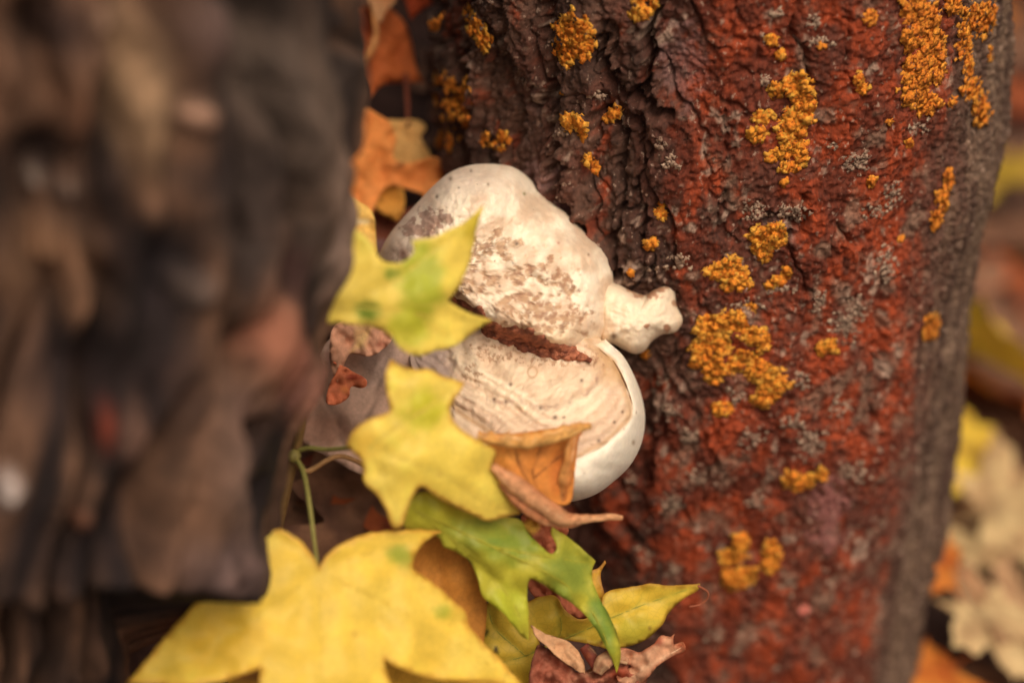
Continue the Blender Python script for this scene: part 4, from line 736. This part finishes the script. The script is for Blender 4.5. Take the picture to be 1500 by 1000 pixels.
# ------------------------------------------------------------------ fallen leaves of the litter, whole maple leaves built in metres
HALF = [(0, 0, 1), (.10, -.07), (.26, -.14), (.40, -.16), (.52, -.20, 1), (.47, -.06), (.44, .04), (.56, .10), (.66, .20), (.86, .34, 1), (.68, .38), (.60, .46), (.46, .42), (.30, .38), (.33, .54), (.40, .64), (.44, .78, 1), (.30, .76), (.20, .84), (.10, .96), (0, 1.14, 1)]
def litter_mesh(seed, col, col2):
    rs = np.random.RandomState(seed)
    o = [(p[0] * 100, p[1] * 100) + p[2:] for p in HALF] + [(-p[0] * 100, p[1] * 100) + p[2:] for p in HALF[-2:0:-1]]
    o = spline(o, 5); n = len(o)
    A, B = np.meshgrid(np.arange(-90, 91, 9), np.arange(-20, 116, 9)); q = np.stack([A.ravel() + (np.arange(A.size) // A.shape[1] % 2) * 4.5, B.ravel()], -1)
    x, y = q.T; ins = np.zeros(len(q), bool); j = n - 1
    for i in range(n):
        ins ^= ((o[i, 1] > y) != (o[j, 1] > y)) & (x < (o[j, 0] - o[i, 0]) * (y - o[i, 1]) / (o[j, 1] - o[i, 1] + 1e-12) + o[i, 0]); j = i
    q = q[ins]; loop = [tuple(p) for p in o] + [tuple(o[0])]; q = q[segdist(q[:, 0], q[:, 1], loop) > 3]
    vv, _, ff, *_r = geometry.delaunay_2d_cdt([Vector(p) for p in o] + [Vector(p) for p in q], [(i, (i + 1) % n) for i in range(n)], [list(range(n))], 1, 1e-4)
    u = np.array([[p.x, p.y] for p in vv]) / 100
    z = rs.uniform(-.1, .35) * u[:, 0] ** 2 + rs.uniform(-.1, .3) * (u[:, 1] - .4) ** 2 + .06 * fbm(u[:, 0] * 3, u[:, 1] * 3, seed, 3, seed) + .10 * rs.uniform(-1, 1) * u[:, 0] * u[:, 1]
    vd = np.full(len(u), 9.0)
    for t in ((.5, -.19), (.84, .33), (-.5, -.19), (-.84, .33), (0, 1.1), (.42, .74), (-.42, .74)): vd = np.minimum(vd, segdist(u[:, 0], u[:, 1], [(0, 0), t]))
    z = z - .02 * np.exp(-(vd / .04) ** 2)
    c = col + (col2 - col) * sst(-.4, .5, fbm(u[:, 0] * 4, u[:, 1] * 4, seed, 3, seed + 1)[:, None]); c = c * (1 - .3 * np.exp(-(vd / .025) ** 2))[:, None]
    return np.column_stack([u, z]), [tuple(f) for f in ff], c
KINDS = [('yellow', S(226, 190, 70), S(206, 160, 60)), ('orange', S(212, 130, 56), S(190, 96, 40)), ('cream', S(222, 190, 140), S(180, 144, 104)), ('tan', S(190, 148, 110), S(150, 108, 80)), ('russet', S(176, 92, 52), S(136, 66, 44)), ('brown', S(146, 104, 80), S(108, 74, 60))]
LIT = {}
for ki, (kn, c1, c2) in enumerate(KINDS):
    for v in range(2):
        Vl, Fl, Cl = litter_mesh(200 + ki * 10 + v, c1, c2)
        Vl[:, 2] -= Vl[:, 2].min()
        b = mesh('blade', Vl * 0.058, Fl, M_DRY, None, Cl); me = b.data; bpy.data.objects.remove(b)
        st = tube('stalk', np.array([(0, .02, .1), (.03, -.3, .12), (-.02, -.7, .03)]) * 0.058 + np.array([0, 0, Vl[:, 2].min() * .058]), [.0010, .0008], M_STEM, None, c2 * .7, 6); ms = st.data; bpy.data.objects.remove(st)
        LIT[(kn, v)] = (me, ms)
WORD = {'yellow': 'yellow fallen maple leaf', 'orange': 'orange fallen maple leaf', 'cream': 'pale cream fallen maple leaf', 'tan': 'dull tan fallen maple leaf', 'russet': 'russet fallen maple leaf', 'brown': 'dark brown decaying maple leaf'}
rnd = random.Random(5)
def drop(x, y, kind, scale=1.0, lift=0.0, rot=None, tilt=None):
    z = float(ground_z(x, y)); e = 0.01
    nx = -(float(ground_z(x + e, y)) - z) / e; ny = -(float(ground_z(x, y + e)) - z) / e
    n = Vector((nx, ny, 1)).normalized()
    o = bpy.data.objects.new('fallen_leaf', None); o.empty_display_size = .02; COL.objects.link(o)
    t = tilt if tilt is not None else (rnd.uniform(-.3, .3), rnd.uniform(-.3, .3))
    q = n.to_track_quat('Z', 'Y').to_matrix().to_4x4() @ Matrix.Rotation(t[0], 4, 'X') @ Matrix.Rotation(t[1], 4, 'Y') @ Matrix.Rotation(rot if rot is not None else rnd.uniform(0, 6.28), 4, 'Z')
    o.matrix_basis = Matrix.Translation((x, y, z + 0.004 + lift)) @ q @ Matrix.Scale(scale, 4)
    side = 'in the litter beyond the red trunk' if x > 0.1 else 'on the dark soil of the bank between the trunks'
    tag(o, WORD[kind] + ' lying ' + side, 'leaf', 'fallen ' + kind + ' leaves ' + ('beyond the red trunk' if x > 0.1 else 'on the bank'))
    me, ms = LIT[(kind, rnd.randrange(2))]
    for nm, d in (('blade', me), ('stalk', ms)):
        c = bpy.data.objects.new(nm, d); COL.objects.link(c); c.parent = o
    return o
def hit(px, py, z=0.01):
    v = P(px, py, 1.0) - CAM; t = (z - ZC) / v[2]; p = CAM + v * t; return p[0], p[1]
HAND = [(1500, 250, 'yellow', 1.1, .03, (.5, -.2), 'bright yellow maple leaf propped up beside the grey edge of the red trunk'), (1480, 420, 'russet', 1.0, .01, None, 'russet leaf between the propped yellow leaf and the large gold leaf'),
 (1490, 530, 'yellow', 1.5, .05, (.6, .0), 'largest gold-yellow leaf, raised over an orange one beyond the red trunk'), (1475, 575, 'orange', 1.4, .03, (.6, .1), 'large orange leaf directly under the biggest gold leaf'), (1425, 665, 'yellow', .7, .03, (.5, .2), 'small yellow leaf touching the outline of the red trunk above the cream leaves'),
 (1450, 730, 'cream', .75, .03, (.4, 0), 'cream leaf with its face tilted up below the small yellow leaf'), (1500, 700, 'tan', .7, .02, (.3, .2), 'dull tan leaf lying behind the tilted cream leaf'), (1390, 820, 'orange', .55, .045, (.7, 0), 'smallest orange leaf, tucked against the trunk between cream leaves'),
 (1430, 880, 'cream', .8, .03, (.35, .1), 'broad greenish cream leaf raised in front of the smallest orange leaf'), (1500, 890, 'tan', .7, .02, (.3, -.2), 'dull tan leaf overlapping the broad greenish cream one'), (1395, 975, 'orange', .6, .02, (.3, .0), 'orange-brown leaf at the foot of the red trunk before the cream leaves'),
 (1490, 970, 'brown', 1, .005, None, None), (1500, 630, 'brown', 1, 0, None, None), (1430, 620, 'brown', 1, 0, None, None), (1440, 790, 'tan', .9, 0, None, None), (1500, 800, 'cream', .9, 0.02, None, None), (1500, 120, 'russet', 1, 0, None, None), (1500, 340, 'tan', 1, 0, None, None)]
for px_, py_, kd, s_, lf, tl, lb in HAND:
    o = drop(*hit(px_, py_, 0.01 + lf), kd, s_, lf, None, tl)
    if lb: o['label'] = lb; del o['group']
for i in range(55):
    x_ = rnd.uniform(0.17, 0.55); y_ = rnd.uniform(0.85, 1.6)
    drop(x_, y_, rnd.choice(['tan', 'brown', 'brown', 'russet', 'brown', 'tan', 'cream', 'orange']), rnd.uniform(.7, 1.2), rnd.uniform(0, .01))
for i in range(22):
    x_ = rnd.uniform(-0.13, -0.01); y_ = rnd.uniform(0.66, 0.98)
    drop(x_, y_, rnd.choice(['brown', 'brown', 'russet', 'brown']), rnd.uniform(.5, .8), 0.0)
